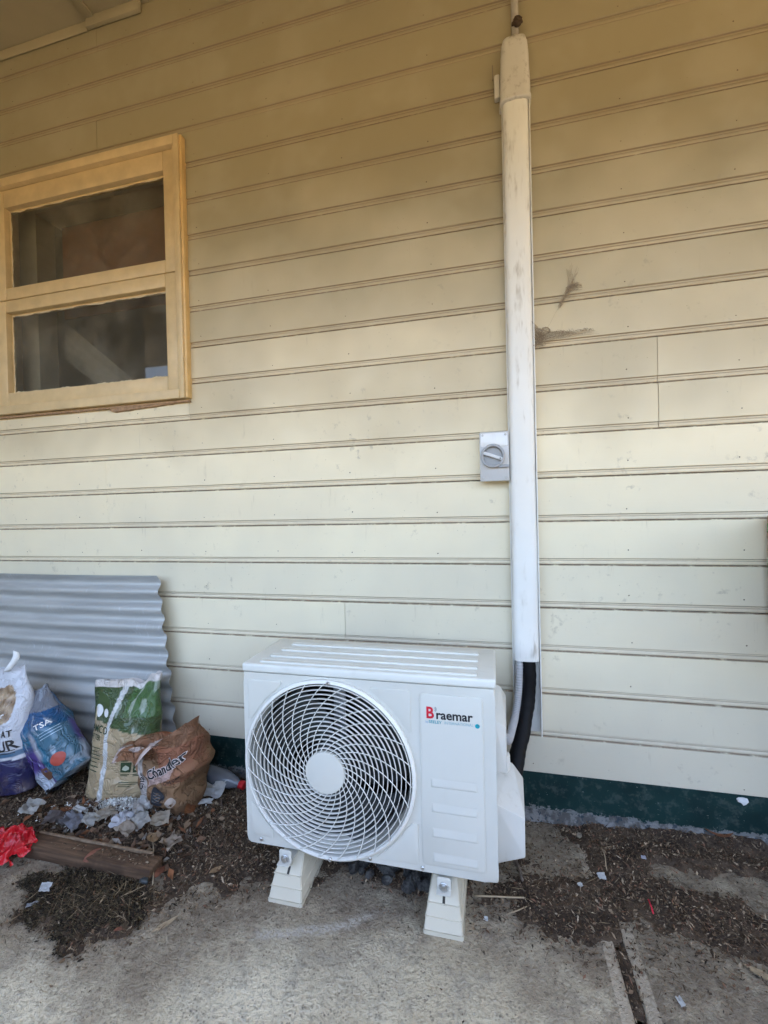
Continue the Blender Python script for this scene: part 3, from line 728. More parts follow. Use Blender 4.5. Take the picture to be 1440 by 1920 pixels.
for rr in (.0058, .0084):                      # small radiating arcs beside the initial
    A_ = [(rr * math.cos(t), rr * math.sin(t)) for t in np.linspace(-.9, .9, 9)]; B_ = [(x * (1 - .0011 / rr), z * (1 - .0011 / rr)) for x, z in A_]
    print2d('radiating_arc', A_ + B_, [(i, i + 1, 10 + i, 9 + i) for i in range(8)], flat('arc_grey', (.10, .16, .20)), badge, BX + .0205, BZ + .0245, yb)
# covers on the right-hand side
def hull(nm, pts, mat, par, bev=.004):
    bm = bmesh.new(); [bm.verts.new(L(*p)) for p in pts]
    r = bmesh.ops.convex_hull(bm, input=bm.verts); bmesh.ops.delete(bm, geom=[v for v in bm.verts if not v.link_faces], context='VERTS')
    bmesh.ops.dissolve_limit(bm, angle_limit=.02, verts=bm.verts, edges=bm.edges)
    bmesh.ops.bevel(bm, geom=bm.edges[:], offset=bev, segments=2, affect='EDGES', profile=.5)
    return bm_obj(nm, bm, mat, par, angle=24)
M_COVER = m_plastic('cover_plastic', (.66, .655, .61), .4, .25)
x0 = X1 - .004
hull('valve_cover', [(x0, -.380, .114), (.070, -.372, .136), (.071, -.372, .243), (x0, -.385, .284), (x0, -.238, .114), (.074, -.242, .136), (.075, -.242, .283), (.046, -.240, .322), (x0, -.238, .345)], M_COVER, ac, .0028)
hull('terminal_cover', [(x0, -.388, .372), (.026, -.380, .372), (.025, -.380, .498), (x0, -.390, .520), (x0, -.245, .372), (.029, -.247, .372), (.029, -.247, .533), (.014, -.246, .558), (x0, -.245, .566)], M_COVER, ac, .0028)
lathe('cable_gland', [(.0165, .372), (.0175, .345), (.0165, .330), (.011, .320), (0, .317)], M_DUCT, ac, 20, 'Z', L(.020, -.285, 0))
# plastic feet with bracket and bolt
M_FOOT = m_plastic('foot_plastic', (.66, .61, .485), .5, .25, (.35, .31, .24), (10, 10, 10))
M_SLOT = plain('slot_shadow', (.05, .045, .04), .9)
def foot(xc):
    ft = empty('foot', (xc - AX, -.5 + .35, 0)); ft.parent = ac
    bm = bmesh.new(); rows = []
    prof = [(0, .0520, -.008), (.010, .0518, -.0075), (.0105, .0500, -.0055), (.0370, .0465, .005), (.0660, .0408, .0155), (.098, .0340, .052), (.104, .0325, .060)]
    for z, hw, y in prof: rows.append([bm.verts.new(p) for p in ((-hw, y, z), (hw, y, z), (hw, .36 - y, z), (-hw, .36 - y, z))])
    for a_, b_ in zip(rows, rows[1:]):
        for k in range(4): bm.faces.new((a_[k], a_[(k + 1) % 4], b_[(k + 1) % 4], b_[k]))
    bm.faces.new(rows[0][::-1]); bm.faces.new(rows[-1])
    bmesh.ops.bevel(bm, geom=[ed for ed in bm.edges if abs(ed.verts[0].co.z - ed.verts[1].co.z) > .003], offset=.0025, segments=2, affect='EDGES')
    bm_obj('foot_block', bm, M_FOOT, ft)
    for z_, hw, y in ((.0370, .0470, .0050), (.0660, .0412, .0155)): box('foot_ridge', (-hw - .0012, y - .0016, z_ - .0014), (hw + .0012, .36 - y, z_ + .0010), M_FOOT, ft)
    # slot lying on the sloped face
    s_ = Vector((0, .037, .034)).normalized(); nrm = Vector((0, -s_.z, s_.y))
    def onslope(x, t, o): return Vector((x, .0145, .0645)) + s_ * t + nrm * o + Vector((0, 0, 0))
    V = [onslope(x, t, .0006) for x, t in ((-.0035, .003), (.0035, .003), (.0035, .046), (-.0035, .046))]
    V += [onslope(x, t, .0006) for x, t in ((-.0085, -.0005), (.0085, -.0005), (.0085, .0029), (-.0085, .0029))]
    mesh('slot', V, [(0, 1, 2, 3), (4, 5, 6, 7)], M_SLOT, ft)
    return ft
for xc, bx in ((-.5895, -.005), (-.1445, .002)):
    f = foot(xc)
    box('mount_bracket', (bx - .0185, -.004, .1045), (bx + .0185, .10, .1075), M_AC, f, .001)
    bm = bmesh.new(); bm_prism(bm, rrect(bx - .0185, bx + .0185, .0935, .138, .006), .0125, .0160, .0012); bm_obj('bracket_tab', bm, M_AC, f, angle=40)
    lathe('washer', [(.0125, .0122), (.0125, .0100), (.0115, .0092), (0, .0092)], M_SCREW, f, 24, 'Y', (bx, 0, .1145))
    lathe('bolt', [(.0078, .0095), (.0078, .0035), (.0070, .0025), (0, .0025)], M_SCREW, f, 6, 'Y', (bx, 0, .1145))
# lines between duct and machine
M_TAPE = plain('black_tape', (.0055, .0055, .0065), .6, .4, 30, .5, spec=.2)
pts = [(.114, -.037, .66), (.114, -.037, .565), (.111, -.044, .48), (.099, -.062, .41), (.083, -.095, .345), (.064, -.135, .29), (.050, -.185, .235), (.044, -.235, .195), (.045, -.26, .185)]
def spline(P, n=10):
    P = [Vector(p) for p in P]; P = [P[0] * 2 - P[1]] + P + [P[-1] * 2 - P[-2]]; out = []
    for i in range(1, len(P) - 2):
        for q in range(n):
            t = q / n; a_, b_, c_, d_ = P[i - 1:i + 3]
            out.append(.5 * ((2 * b_) + (c_ - a_) * t + (2 * a_ - 5 * b_ + 4 * c_ - d_) * t * t + (3 * b_ - a_ - 3 * c_ + d_) * t ** 3))
    return out + [P[-2]]
sp_ = spline(pts, 14)
def smooth0(t): return max(0, min(1, t)) ** 2
tag(tube('pipe_bundle', sp_, [.0215 + .0035 * smooth0(i / 40) + .0005 * math.sin(i * 1.3) + .0008 * math.sin(i * .37) for i in range(len(sp_))], M_TAPE, n=20), 'black taped refrigerant pipe bundle bending from the duct to the unit', 'pipe')
cp = spline([(.080, -.048, .66), (.080, -.049, .55), (.074, -.060, .46), (.062, -.085, .40), (.048, -.135, .375), (.034, -.20, .37), (.026, -.245, .40)], 40)
tag(tube('flexible_conduit', cp, [.0125 + (.0014 if i % 4 == 0 else -.0014 if i % 4 == 2 else 0) for i in range(len(cp))], plain('grey_corrugated', (.44, .44, .445), .4, .05), n=16), 'light grey corrugated flexible conduit beside the black pipe bundle', 'conduit')

# ------------------------------------------------------------------ corrugated sheet against the wall
def m_zinc():
    n = N('galvanised_sheet'); p = n.pos()
    c = n.mix(n.range(n.noise(n.scale(p, (3, 20, 20)), 1, 6, .6), .3, .7), (.355, .362, .355), (.465, .472, .458))
    sc_ = n.math('MULTIPLY', n.range(n.noise(n.scale(p, (90, 30, 14)), 1, 5, .7), .56, .70), n.range(n.noise(n.scale(p, (5, 9, 16)), 1, 3), .46, .60))
    c = n.mix(n.math('MULTIPLY', sc_, .5), c, (.62, .65, .68))
    return n.fin(c, n.range(sc_, 0, 1, .42, .65), n.bump(n.noise(p, 120, 3), .08, .001), .2)
V, F = [], []
SH, PITCH, AMP = .85, .0735, .0095
nz, nx = 150, 40
for j in range(nz + 1):
    t = j / nz; z = SH * t
    for side in (0, 1):
        for i in range(nx + 1):
            s_ = i / nx; xr = -1.268 - .098 * t ** 1.3 + .003 * math.sin(t * 40)
            x = -2.95 + (xr + 2.95) * s_
            y = -.088 + .022 * t + AMP * math.sin(2 * PI * z / PITCH + .9) + .006 * math.sin(s_ * 5 + t * 2) * t + side * .0011
            V.append((x, y, z + .002 * math.sin(s_ * 6)))
row = 2 * (nx + 1)
for j in range(nz):
    for i in range(nx):
        a_ = j * row + i; F.append((a_, a_ + 1, a_ + row + 1, a_ + row)); b_ = a_ + nx + 1; F.append((b_ + row, b_ + row + 1, b_ + 1, b_))
    for i in (0, nx):
        a_ = j * row + i; F.append((a_, a_ + row, a_ + row + nx + 1, a_ + nx + 1))
for j in (0, nz):
    for i in range(nx):
        a_ = j * row + i; F.append((a_, a_ + nx + 1, a_ + nx + 2, a_ + 1))
bm = bmesh.new(); vs = [bm.verts.new(v) for v in V]
for f in F: bm.faces.new([vs[i] for i in f])
tag(bm_obj('corrugated_sheet', bm, m_zinc(), angle=60), 'grey galvanised corrugated iron sheet propped against the weatherboards', 'metal sheet')

# ------------------------------------------------------------------ bags
def m_bag(name, rough, bump=.5, bsc=18, metal=0.0, spec=.5, grime=.35):
    n = N(name); p = n.obj()
    c = n.attr('print')
    gm = n.range(n.noise(p, 11, 6, .7), .50, .72)
    c = n.mix(n.math('MULTIPLY', gm, grime), c, (.16, .12, .085))
    wr = n.noise(p, bsc, 5, .6, 1.5)
    cr = n.math('ABSOLUTE', n.math('SUBTRACT', wr, .5))
    return n.fin(c, rough, n.bump(n.math('ADD', n.math('MULTIPLY', n.range(cr, 0, .07), 1.0), n.math('MULTIPLY', n.noise(p, bsc * 5, 3), .15)), bump, .005), metal, spec)
def smooth(a_, b_, t):
    t = max(0, min(1, (t - a_) / (b_ - a_))); return t * t * (3 - 2 * t)
class Bag:
    def __init__(s, name, w, h, d, loc, rot, color, mat, seed, label, depth, width=lambda v: 1.0, warp=None, crumple=.010, fine=.004, nu=64, nv=96, cat='bag', group=None):
        s.w, s.h, s.d, s.seed, s.depth, s.width, s.warp, s.cr, s.fine = w, h, d, seed, depth, width, warp, crumple, fine
        s.root = empty(name, loc, rot); tag(s.root, label, cat, group)
        bm = bmesh.new(); cl = bm.verts.layers.float_color.new('print')
        fr = [[None] * (nu + 1) for _ in range(nv + 1)]; bk = [[None] * (nu + 1) for _ in range(nv + 1)]
        for j in range(nv + 1):
            v = j / nv
            for i in range(nu + 1):
                u = -1 + 2 * i / nu
                a = bm.verts.new(s.at(u, v)); a[cl] = (*color(u, v), 1); fr[j][i] = a
                if 0 < i < nu:
                    b = bm.verts.new(s.at(u, v, True)); b[cl] = (*color(-u, v), 1); bk[j][i] = b
                else: bk[j][i] = a
        for j in range(nv):
            for i in range(nu):
                bm.faces.new((fr[j][i], fr[j][i + 1], fr[j + 1][i + 1], fr[j + 1][i]))
                q = [bk[j][i + 1], bk[j][i], bk[j + 1][i], bk[j + 1][i + 1]]
                bm.faces.new(q)
        bm.faces.new([fr[0][i] for i in range(nu + 1)][::-1] + [bk[0][i] for i in range(1, nu)])
        me = bpy.data.meshes.new('bag_skin'); bm.normal_update(); bm.to_mesh(me); bm.free(); me.shade_smooth()
        s.skin = link('skin', me, mat, s.root)
    def at(s, u, v, back=False, off=0.0):
        a = s.w / 2 * s.width(v); b = s.d / 2 * s.depth(v)
        k = max(0.0, 1 - abs(u) ** 2.6) ** (1 / 2.2)
        sg = 1 if back else -1
        p = Vector((a * u, 0, s.h * v)); q = Vector((u * a * 9, s.h * v * 9, s.seed * 13.7 + (40 if back else 0)))
        n1 = noise.noise(q * .55); r1 = 1 - 2 * abs(noise.noise(q * .8 + Vector((3, 7, 1)))); r2 = 1 - 2 * abs(noise.noise(q * 2.1 + Vector((9, 1, 4))))
        disp = s.cr * (.9 * n1 + .7 * r1 * abs(n1 + .4)) + s.fine * r2
        ke = min(1, (1 - abs(u)) * 5)
        p.y = sg * (b * k + disp * (.25 + .75 * ke) * (ke ** .5 if abs(u) > .999 else 1) + off)
        if abs(u) > .999: p.y = 0
        e1 = noise.noise(Vector((v * 5, s.seed, u * 2))); p.x += s.cr * .8 * e1 * abs(u)
        p.z += s.cr * .7 * noise.noise(Vector((u * 2.4, s.seed + 5, 1.5))) * v
        return s.warp(p, u, v) if s.warp else p
    def text(s, body, size, u, v, mat, rot=0.0, bold=0.0, sx=1.0, off=.0022, nm='lettering'):
        Vt, Ft = text_data(body, size, bold, 2); c_, s_ = math.cos(rot), math.sin(rot)
        s.decal([(x * sx * c_ - y * s_, x * sx * s_ + y * c_) for x, y in Vt], Ft, u, v, mat, off, nm)
    def decal(s, V2, F2, u, v, mat, off=.0018, nm='print_patch'):
        bm = bmesh.new(); vs = [bm.verts.new((x, y, 0)) for x, y in V2]
        for f in F2:
            try: bm.faces.new([vs[i] for i in f])
            except ValueError: pass
        bmesh.ops.triangulate(bm, faces=bm.faces)
        for _ in range(3):
            lg = [ed for ed in bm.edges if ed.calc_length() > .008]
            if lg: bmesh.ops.subdivide_edges(bm, edges=lg, cuts=1)
        for q in bm.verts:
            vv = v + q.co.y / s.h; uu = u + q.co.x / (s.w / 2 * s.width(max(0, min(1, vv))))
            q.co = s.at(max(-.97, min(.97, uu)), max(.01, min(.99, vv)), off=off)
        me = bpy.data.meshes.new(nm); bm.to_mesh(me); bm.free(); me.shade_smooth(); link(nm, me, mat, s.root)
def disc(r, n=22, k=1.0): return [(r * math.cos(2 * PI * i / n), k * r * math.sin(2 * PI * i / n)) for i in range(n)], [tuple(range(n))]
def rect(w_, h_): return [(0, 0), (w_, 0), (w_, h_), (0, h_)], [(0, 1, 2, 3)]
INK = lambda nm, c: plain('ink_' + nm, c, .5, .1, 40, .1)
def mixc(a_, b_, t): return tuple(a_[i] * (1 - t) + b_[i] * t for i in range(3))
def nz2(u, v, s_, f=3.0): return noise.noise(Vector((u * f, v * f, s_)))

# litter bag: green top, tan below, white band
def col3(u, v):
    tan, gr_, wh = (.42, .32, .19), (.055, .088, .030), (.60, .60, .58)
    edge = .605 - .05 * u + .012 * nz2(u, v, 2)
    c = gr_ if v > edge else tan
    if v > edge and u > .15 and v > .70: c = mixc(gr_, (.06, .135, .036), .8)
    if v > edge and nz2(u, v, 5, 7) > .32 and u > -.1: c = mixc(c, (.46, .50, .44), .55)
    ub = -.30 + .22 * smooth(.55, .95, v) + .03 * math.sin(v * 9)
    if abs(u - ub) < .068 and v < .97: c = wh
    if v > .945 + .012 * nz2(u, 0, 3): c = (.66, .61, .57)
    return c
M_B3 = m_bag('litter_bag_film', .34, .7, 12)
def warp3(p, u, v):
    p.y -= .006 * v; p.x += .028 * v * v + .012 * math.sin(v * 5)
    if v > .72: p.z += .030 * u * smooth(.75, 1, v) * (1 if u > 0 else .3) - .03 * math.exp(-((u - .28) / .2) ** 2) * smooth(.8, 1, v); p.y += .035 * smooth(.72, 1, v) * math.sin(u * 3 + .4)
    return p
b3 = Bag('litter_bag', .285, .445, .12, (-1.428, -.215, .012), (math.radians(-7), 0, math.radians(5)), col3, M_B3, 3,
         'green and tan cat litter bag with a white band, standing open', lambda v: .80 + .2 * smooth(0, .15, v) - .72 * smooth(.35, 1, v) ** 1.2,
         lambda v: 1.02 - .04 * smooth(.1, .5, v) + .0 * v, warp3, .014, .0045, group=None)
DG = INK('dark_green', (.03, .055, .022)); WH = INK('white', (.72, .72, .70)); BK = INK('black', (.015, .015, .016))
b3.text('AMCO', .036, -.98, .555, DG, bold=.01, sx=.9); b3.text('LITTER', .026, -.97, .495, DG, bold=.008, sx=.8)
for i in range(7): b3.decal(*rect(.062 - .014 * (i % 3 == 1), .0032), -.93, .43 - i * .030, DG)
for i, (uu, vv) in enumerate(((.20, .385), (.56, .385), (.20, .265), (.56, .265))):
    b3.decal(*rect(.042, .036), uu, vv, DG, .0018)
    b3.decal([(.006, .010), (.020, .006), (.036, .012), (.034, .020), (.020, .026), (.010, .020)], [(0, 1, 2, 3, 4, 5)], uu, vv, INK('picto', (.42, .44, .33)), .0028)
    b3.decal(*rect(.036, .0028), uu, vv - .018, DG); b3.decal(*rect(.028, .0028), uu, vv - .030, DG)
for i in range(3): b3.decal(*rect(.085 - .02 * i, .0026), .2, .185 - i * .016, DG)
b3.decal(*disc(.018, k=1.3), -.70, .725, WH); b3.decal(*disc(.012, k=1.3), -.44, .715, WH)
b3.decal([(-.006, 0), (.004, 0), (.002, .045), (-.004, .05)], [(0, 1, 2, 3)], -.82, .645, INK('buff', (.55, .45, .30)))

# brown paper feed sack, crumpled, mouth rolled open
def col4(u, v):
    kr = (.27, .155, .082); c = kr
    if v > .60 + .06 * nz2(u, v, 8, 4): c = mixc(kr, (.24, .085, .05), .4)
    if u > .05 and .40 < v < .80 and nz2(u, v, 1, 2.5) > -.1: c = mixc(c, (.36, .11, .065), .32)
    if -.25 < u - .5 * (v - .5) < .55 and .36 + .20 * u < v < .52 + .20 * u: c = (.52, .36, .31)
    if v > .78 and nz2(u, v, 12, 3.4) > .0 and u < .35: c = (.52, .42, .38)
    if abs(u + .55) < .16 and .18 < v < .62: c = (.56, .50, .46)
    return mixc(c, (.22, .13, .07), max(0, nz2(u, v, 20, 9)) * .5)
M_B4 = m_bag('kraft_paper', .75, 1.0, 16, spec=.25)
def warp4(p, u, v):
    """the mouth is rolled forward and down on the left, stands up on the right"""
    p.x += .012 * v
    k = 1 - smooth(.15, .75, u); vf = .60
    if v > vf:
        t = (v - vf) / (1 - vf); th = t * (2.5 * k + .35); r_ = .040 + .006 * math.sin(u * 8)
        L0 = .335 * vf
        q = Vector((p.x - .045 * t * k, p.y * (1 - .3 * t), p.z))
        q.z = L0 + (p.z - L0) * (1 - k) + k * (r_ * 1.25 * math.sin(th)) + .012 * noise.noise(Vector((u * 3, t * 2, 4)))
        q.y += -k * r_ * 1.5 * (1 - math.cos(th)) + .012 * noise.noise(Vector((u * 4, t * 3, 9))) - .02 * t * (1 - k)
        return q
    return p
b4 = Bag('feed_sack', .248, .335, .165, (-1.200, -.205, .006), (math.radians(-4), 0, math.radians(-3)), col4, M_B4, 6,
         'crumpled brown paper feed sack printed with outlined lettering', lambda v: .78 + .22 * smooth(0, .2, v) - .50 * smooth(.45, 1, v),
         lambda v: .92 + .10 * smooth(0, .3, v) - .10 * smooth(.5, 1, v), warp4, .030, .011)
for (txt, sz, uu, vv, ro_) in (('Chandler', .045, -.14, .40, .56), ('Chan', .034, -.52, .24, 1.35)):
    b4.text(txt, sz, uu, vv, INK('pink_white', (.70, .60, .56)), ro_, .055, .9, .0026)
    b4.text(txt, sz, uu, vv, BK, ro_, .022, .9, .0036)
b4.text('Copper', .018, .42, .40, BK, .45, .01, .9)
b4.decal(*disc(.034), .10, .235, INK('charcoal', (.028, .030, .038)))
for i in range(4): b4.decal(*rect(.036, .0024), -.04, .265 - i * .026, INK('grey_line', (.16, .16, .16)), .0030)
b4.decal(*disc(.019), .60, .21, INK('pale_ring', (.42, .34, .28))); b4.decal(*disc(.018), .06, .045, INK('charcoal', (.028, .030, .038))); b4.decal(*disc(.009), .06, .045, INK('kraft_dot', (.32, .2, .11)), .0030)

# blue pet food bag lying askew
def col2(u, v):
    blue, cy, pur, gy = (.012, .075, .190), (.022, .125, .205), (.085, .055, .205), (.16, .17, .195)
    k = v + .10 * u
    c = mixc(cy, blue, smooth(.45, .72, k + .1 * nz2(u, v, 4, 3)))
    if k > .80: c = gy
    if u < .05 and k < .50: c = mixc(pur, cy, smooth(.36, .50, k))
    if u < -.05 and k < .20: c = mixc((.50, .55, .62), pur, smooth(.08, .2, k))
    w_ = smooth(.62, .95, 1 - abs(u - .12 - .5 * (v - .45)) * 2.6) * smooth(.2, .35, v) * (1 - smooth(.50, .62, v))
    c = mixc(c, (.36, .34, .36), w_ * .8)
    if u > .30 and k < .60: c = mixc(c, (.075, .155, .21), .75)
    if nz2(u, v, 17, 6) > .38: c = mixc(c, (.5, .56, .62), .35)
    return c
M_B2 = m_bag('glossy_film_blue', .24, .8, 10)
b2 = Bag('pet_food_bag', .225, .365, .12, (-1.632, -.262, .088), (math.radians(-10), math.radians(-41), math.radians(4)), col2, M_B2, 9,
         'blue and purple plastic pet food bag slumped on its corner', lambda v: .70 + .30 * smooth(0, .2, v) - .80 * smooth(.55, 1, v),
         lambda v: 1.0 - .06 * smooth(.2, .7, v), None, .022, .006)
b2.text('TSA', .030, .46, .55, WH, 0, .012, .9); b2.decal(*disc(.028, k=.85), .60, .17, INK('coral', (.42, .07, .045)))
for i in range(3): b2.decal(*rect(.060, .0026), .42, .49 - i * .03, INK('pale_blue', (.35, .5, .6)))
b2.decal([(.0, 0), (.03, -.006), (.052, .008), (.046, .036), (.02, .045), (.002, .03)], [(0, 1, 2, 3, 4, 5)], -.30, .075, INK('kibble', (.16, .075, .045)))

# white and navy pet food bag at the picture edge
def col1(u, v):
    wh, nv_ = (.52, .53, .56), (.020, .020, .075)
    c = wh
    if v < .30 - .04 * u: c = nv_
    cat_ = ((u - .30) / .50) ** 2 + ((v - .70) / .16) ** 2
    if cat_ < 1 + .3 * nz2(u, v, 3, 6):
        c = mixc((.20, .125, .065), (.42, .31, .20), .5 + .5 * math.sin((v * 60 + 6 * nz2(u, v, 2, 4))))
    if .30 < v < .335: c = (.05, .12, .2)
    return c
M_B1 = m_bag('glossy_film_white', .30, .45, 12)
b1 = Bag('pet_food_bag', .27, .47, .13, (-1.895, -.300, .026), (math.radians(-8), math.radians(-9), math.radians(4)), col1, M_B1, 12,
         'white and navy pet food bag with a tabby print at the sheet', lambda v: .75 + .25 * smooth(0, .2, v) - .82 * smooth(.5, 1, v),
         lambda v: 1.0 - .20 * smooth(.75, 1, v), None, .018, .005)
b1.text('AT', .034, .52, .455, BK, .10, .012); b1.text('LUR', .054, .30, .340, BK, .10, .02, .85)
for i in range(2): b1.decal(*rect(.10, .003), .1, .345 - i * .02, BK)
b1.text('or', .03, .35, .60, WH, .1, .01)
V, F = [], []
for i in range(13):
    t = i / 12; c_ = Vector((.05 + .045 * t + .02 * math.sin(t * 3), -.03, .455 + .075 * t ** .8)); dx = .011
    for q in (-1, 1): V.append(c_ + Vector((q * dx * math.cos(t * .9), .006 * q, -q * dx * math.sin(t * .6))))
for i in range(12): F.append((i * 2, i * 2 + 1, i * 2 + 3, i * 2 + 2))
o = mesh('tear_strip', V, F, WH, b1.root, smooth=True); md = o.modifiers.new('thick', 'SOLIDIFY'); md.thickness = .0012

# ------------------------------------------------------------------ soil, mulch and litter on the slab
def poly_sd(X, Y, P):
    """signed distance (inside positive) to a polygon, vectorised"""
    P = np.array(P); d = np.full(X.shape, 1e9); ins = np.zeros(X.shape, bool)
    for i in range(len(P)):
        a_, b_ = P[i - 1], P[i]; ex, ey = b_ - a_; px, py = X - a_[0], Y - a_[1]
        t = np.clip((px * ex + py * ey) / (ex * ex + ey * ey + 1e-12), 0, 1)
        d = np.minimum(d, np.hypot(px - t * ex, py - t * ey))
        c = ((a_[1] > Y) != (b_[1] > Y)) & (X < (b_[0] - a_[0]) * (Y - a_[1]) / (b_[1] - a_[1] + 1e-12) + a_[0]); ins ^= c
    return np.where(ins, d, -d)
GPX = lambda L_: [gp(*q)[:2] for q in L_]
LEFT = GPX([(-260, 1470), (0, 1470), (150, 1450), (300, 1450), (480, 1430), (640, 1480), (880, 1560), (960, 1600), (900, 1700), (840, 1690), (700, 1665), (600, 1648), (520, 1660), (470, 1650), (380, 1680), (310, 1690), (300, 1640), (40, 1600), (-260, 1640)])
CLUMP = GPX([(50, 1655), (150, 1625), (290, 1655), (310, 1690), (270, 1720), (230, 1745), (160, 1762), (120, 1800), (95, 1790), (70, 1745), (40, 1725)])
RIGHT = GPX([(860, 1640), (960, 1600), (1010, 1640), (1080, 1620), (1070, 1540), (1000, 1530), (1120, 1525), (1440, 1575), (1700, 1600), (1700, 1840), (1440, 1830), (1330, 1800), (1240, 1790), (1160, 1800), (1060, 1770), (990, 1745), (900, 1735), (870, 1700)])
PALE = GPX([(1210, 1610), (1300, 1635), (1440, 1665), (1560, 1690), (1560, 1730), (1440, 1700), (1310, 1680), (1230, 1645)])
def density(X, Y):
    wob = (fbm(X * 7, Y * 7, 3) - .5) * .16 + (fbm(X * 34, Y * 34, 5, 4) - .5) * .11
    f = lambda P, s_: np.clip((poly_sd(X, Y, P) + wob) / (s_ * 1.7) + .42, 0, 1)
    d = np.maximum(f(LEFT, .06), f(CLUMP, .045))
    d = np.maximum(d, f(RIGHT, .10) * (.58 + .42 * np.clip((fbm(X * 5, Y * 5, 9) - .36) * 5, 0, 1)))
    d = np.maximum(d, np.clip(1 - (np.abs(X - .2885) - .008) / .012, 0, 1) * np.clip((Y + .9) * 3, 0, 1) * np.clip(fbm(X * 3, Y * 14, 4) * 2 - .1, 0, 1))
    d = d * (1 - .9 * np.clip((poly_sd(X, Y, PALE) + wob * .7) / .05 + .4, 0, 1))
    near = np.clip(1 - (-Y) / .07, 0, 1) * np.where((X > .1), 1, .5); d = np.maximum(d, near * .9 * np.clip(fbm(X * 9, Y * 9, 21) * 2.4 - .45, 0, 1))
    return d
def mound(X, Y):
    g_ = lambda cx, cy, sx, sy: np.exp(-((X - cx) / sx) ** 2 - ((Y - cy) / sy) ** 2)
    c1 = gp(170, 1700); c2 = gp(230, 1545)
    return .030 * g_(c2[0], c2[1], .24, .10) + .026 * g_(c1[0], c1[1], .12, .06) + .02 * g_(-1.85, -.35, .3, .15) + .012 * g_(-.95, -.33, .2, .12) + .010 * g_(.75, -.12, .5, .06) + .036 * np.exp(-(Y / .045) ** 2) * np.clip((X - .20) / .5, .15, 1) * (.6 + .8 * fbm(X * 6, Y * 6, 77, 2))
gx, gy = np.meshgrid(np.linspace(-2.7, 1.7, 560), np.linspace(-.95, .0, 130))
D = density(gx, gy)
Z = -.014 + .0185 * np.clip(D * 1.25, 0, 1) + mound(gx, gy) * np.clip(D * 1.5, 0, 1) + (fbm(gx * 45, gy * 45, 31, 3) - .5) * .012 * np.clip(D, .0, 1)
V = np.stack([gx.ravel(), gy.ravel(), Z.ravel()], 1); ny_, nx_ = gx.shape
idx = np.arange(nx_ * ny_).reshape(ny_, nx_)
Fq = np.stack([idx[:-1, :-1].ravel(), idx[:-1, 1:].ravel(), idx[1:, 1:].ravel(), idx[1:, :-1].ravel()], 1)
Fq = Fq[(Z.ravel()[Fq].max(1) > -.004)]
def m_soil():
    n = N('leaf_soil'); p = n.pos()
    c = n.mix(n.range(n.noise(p, 9, 6, .65), .35, .65), (.050, .035, .025), (.102, .071, .048))
    c = n.mix(n.math('MULTIPLY', n.range(n.noise(p, 120, 4, .7), .52, .66), .7), c, (.18, .135, .095))
    c = n.mix(n.math('MULTIPLY', n.range(n.noise(p, 60, 4, .7), .56, .66), .5), c, (.022, .017, .013))
    return n.fin(c, .95, n.bump(n.noise(p, 130, 5, .75), 1.0, .006), spec=.15)
dirt = mesh('leaf_soil', V, [tuple(int(i) for i in f) for f in Fq], m_soil(), smooth=True); tag(dirt, 'dark leaf litter and soil drifted along the wall', kind='stuff')
def hgt(x, y):
    X, Y = np.array([float(x)]), np.array([float(y)]); d = density(X, Y)
    return float(max(0.0, (-.012 + .016 * np.clip(d * 1.3, 0, 1) + mound(X, Y) * np.clip(d * 1.5, 0, 1))[0]))
M_ATTR = None
def m_attr(name, rough=.85, spec=.2):
    n = N(name); return n.fin(n.attr('print'), rough, spec=spec)
M_CHIP = m_attr('mulch_chips')
rng = np.random.default_rng(5)
def scatter(name, label, X, Y, Zb, length, width, cols, tilt=.5, curl=.25, parent=None, mat=M_CHIP, lift=.002):
    """many small bent slivers in one mesh"""
    n = len(X); a_ = rng.uniform(0, 2 * PI, n); el = rng.normal(0, tilt, n); ro_ = rng.normal(0, .7, n)
    t = np.stack([np.cos(a_) * np.cos(el), np.sin(a_) * np.cos(el), np.sin(el)], 1)
    s_ = np.stack([-np.sin(a_), np.cos(a_), np.zeros(n)], 1); u_ = np.cross(t, s_)
    b_ = s_ * np.cos(ro_)[:, None] + u_ * np.sin(ro_)[:, None]; nn = np.cross(t, b_)
    c = np.stack([X, Y, Zb + lift + np.abs(np.sin(el)) * length * .4], 1)
    l, w_ = length[:, None] / 2, width[:, None] / 2
    P = np.stack([c - t * l, c - t * l * .2 + b_ * w_ + nn * w_ * curl, c + t * l, c + t * l * .1 - b_ * w_ + nn * w_ * curl, c - nn * w_ * .35], 1).reshape(-1, 3)
    base = np.arange(n)[:, None] * 5
    Fa = np.concatenate([base + np.array([[0, 1, 4]]), base + np.array([[1, 2, 4]]), base + np.array([[2, 3, 4]]), base + np.array([[3, 0, 4]])], 0)
    me = bpy.data.meshes.new(name); me.vertices.add(len(P)); me.vertices.foreach_set('co', P.ravel())
    me.loops.add(Fa.size); me.loops.foreach_set('vertex_index', Fa.ravel().astype(np.int32)); me.polygons.add(len(Fa))
    me.polygons.foreach_set('loop_start', (np.arange(len(Fa)) * 3).astype(np.int32)); me.update(calc_edges=True)
    at = me.color_attributes.new('print', 'FLOAT_COLOR', 'POINT')
    cc = np.ones((len(P), 4), np.float32); cc[:, :3] = np.repeat(cols, 5, 0); at.data.foreach_set('color', cc.ravel())
    o = link(name, me, mat, parent); tag(o, label, kind='stuff'); return o
def sample(n, x0, x1, y0, y1, pw=1.0):
    X, Y = rng.uniform(x0, x1, n), rng.uniform(y0, y1, n); d = density(X, Y); k = rng.random(n) < d ** pw; return X[k], Y[k]
def smooth01(x, a_, b_): return np.clip((x - a_) / (b_ - a_), 0, 1)
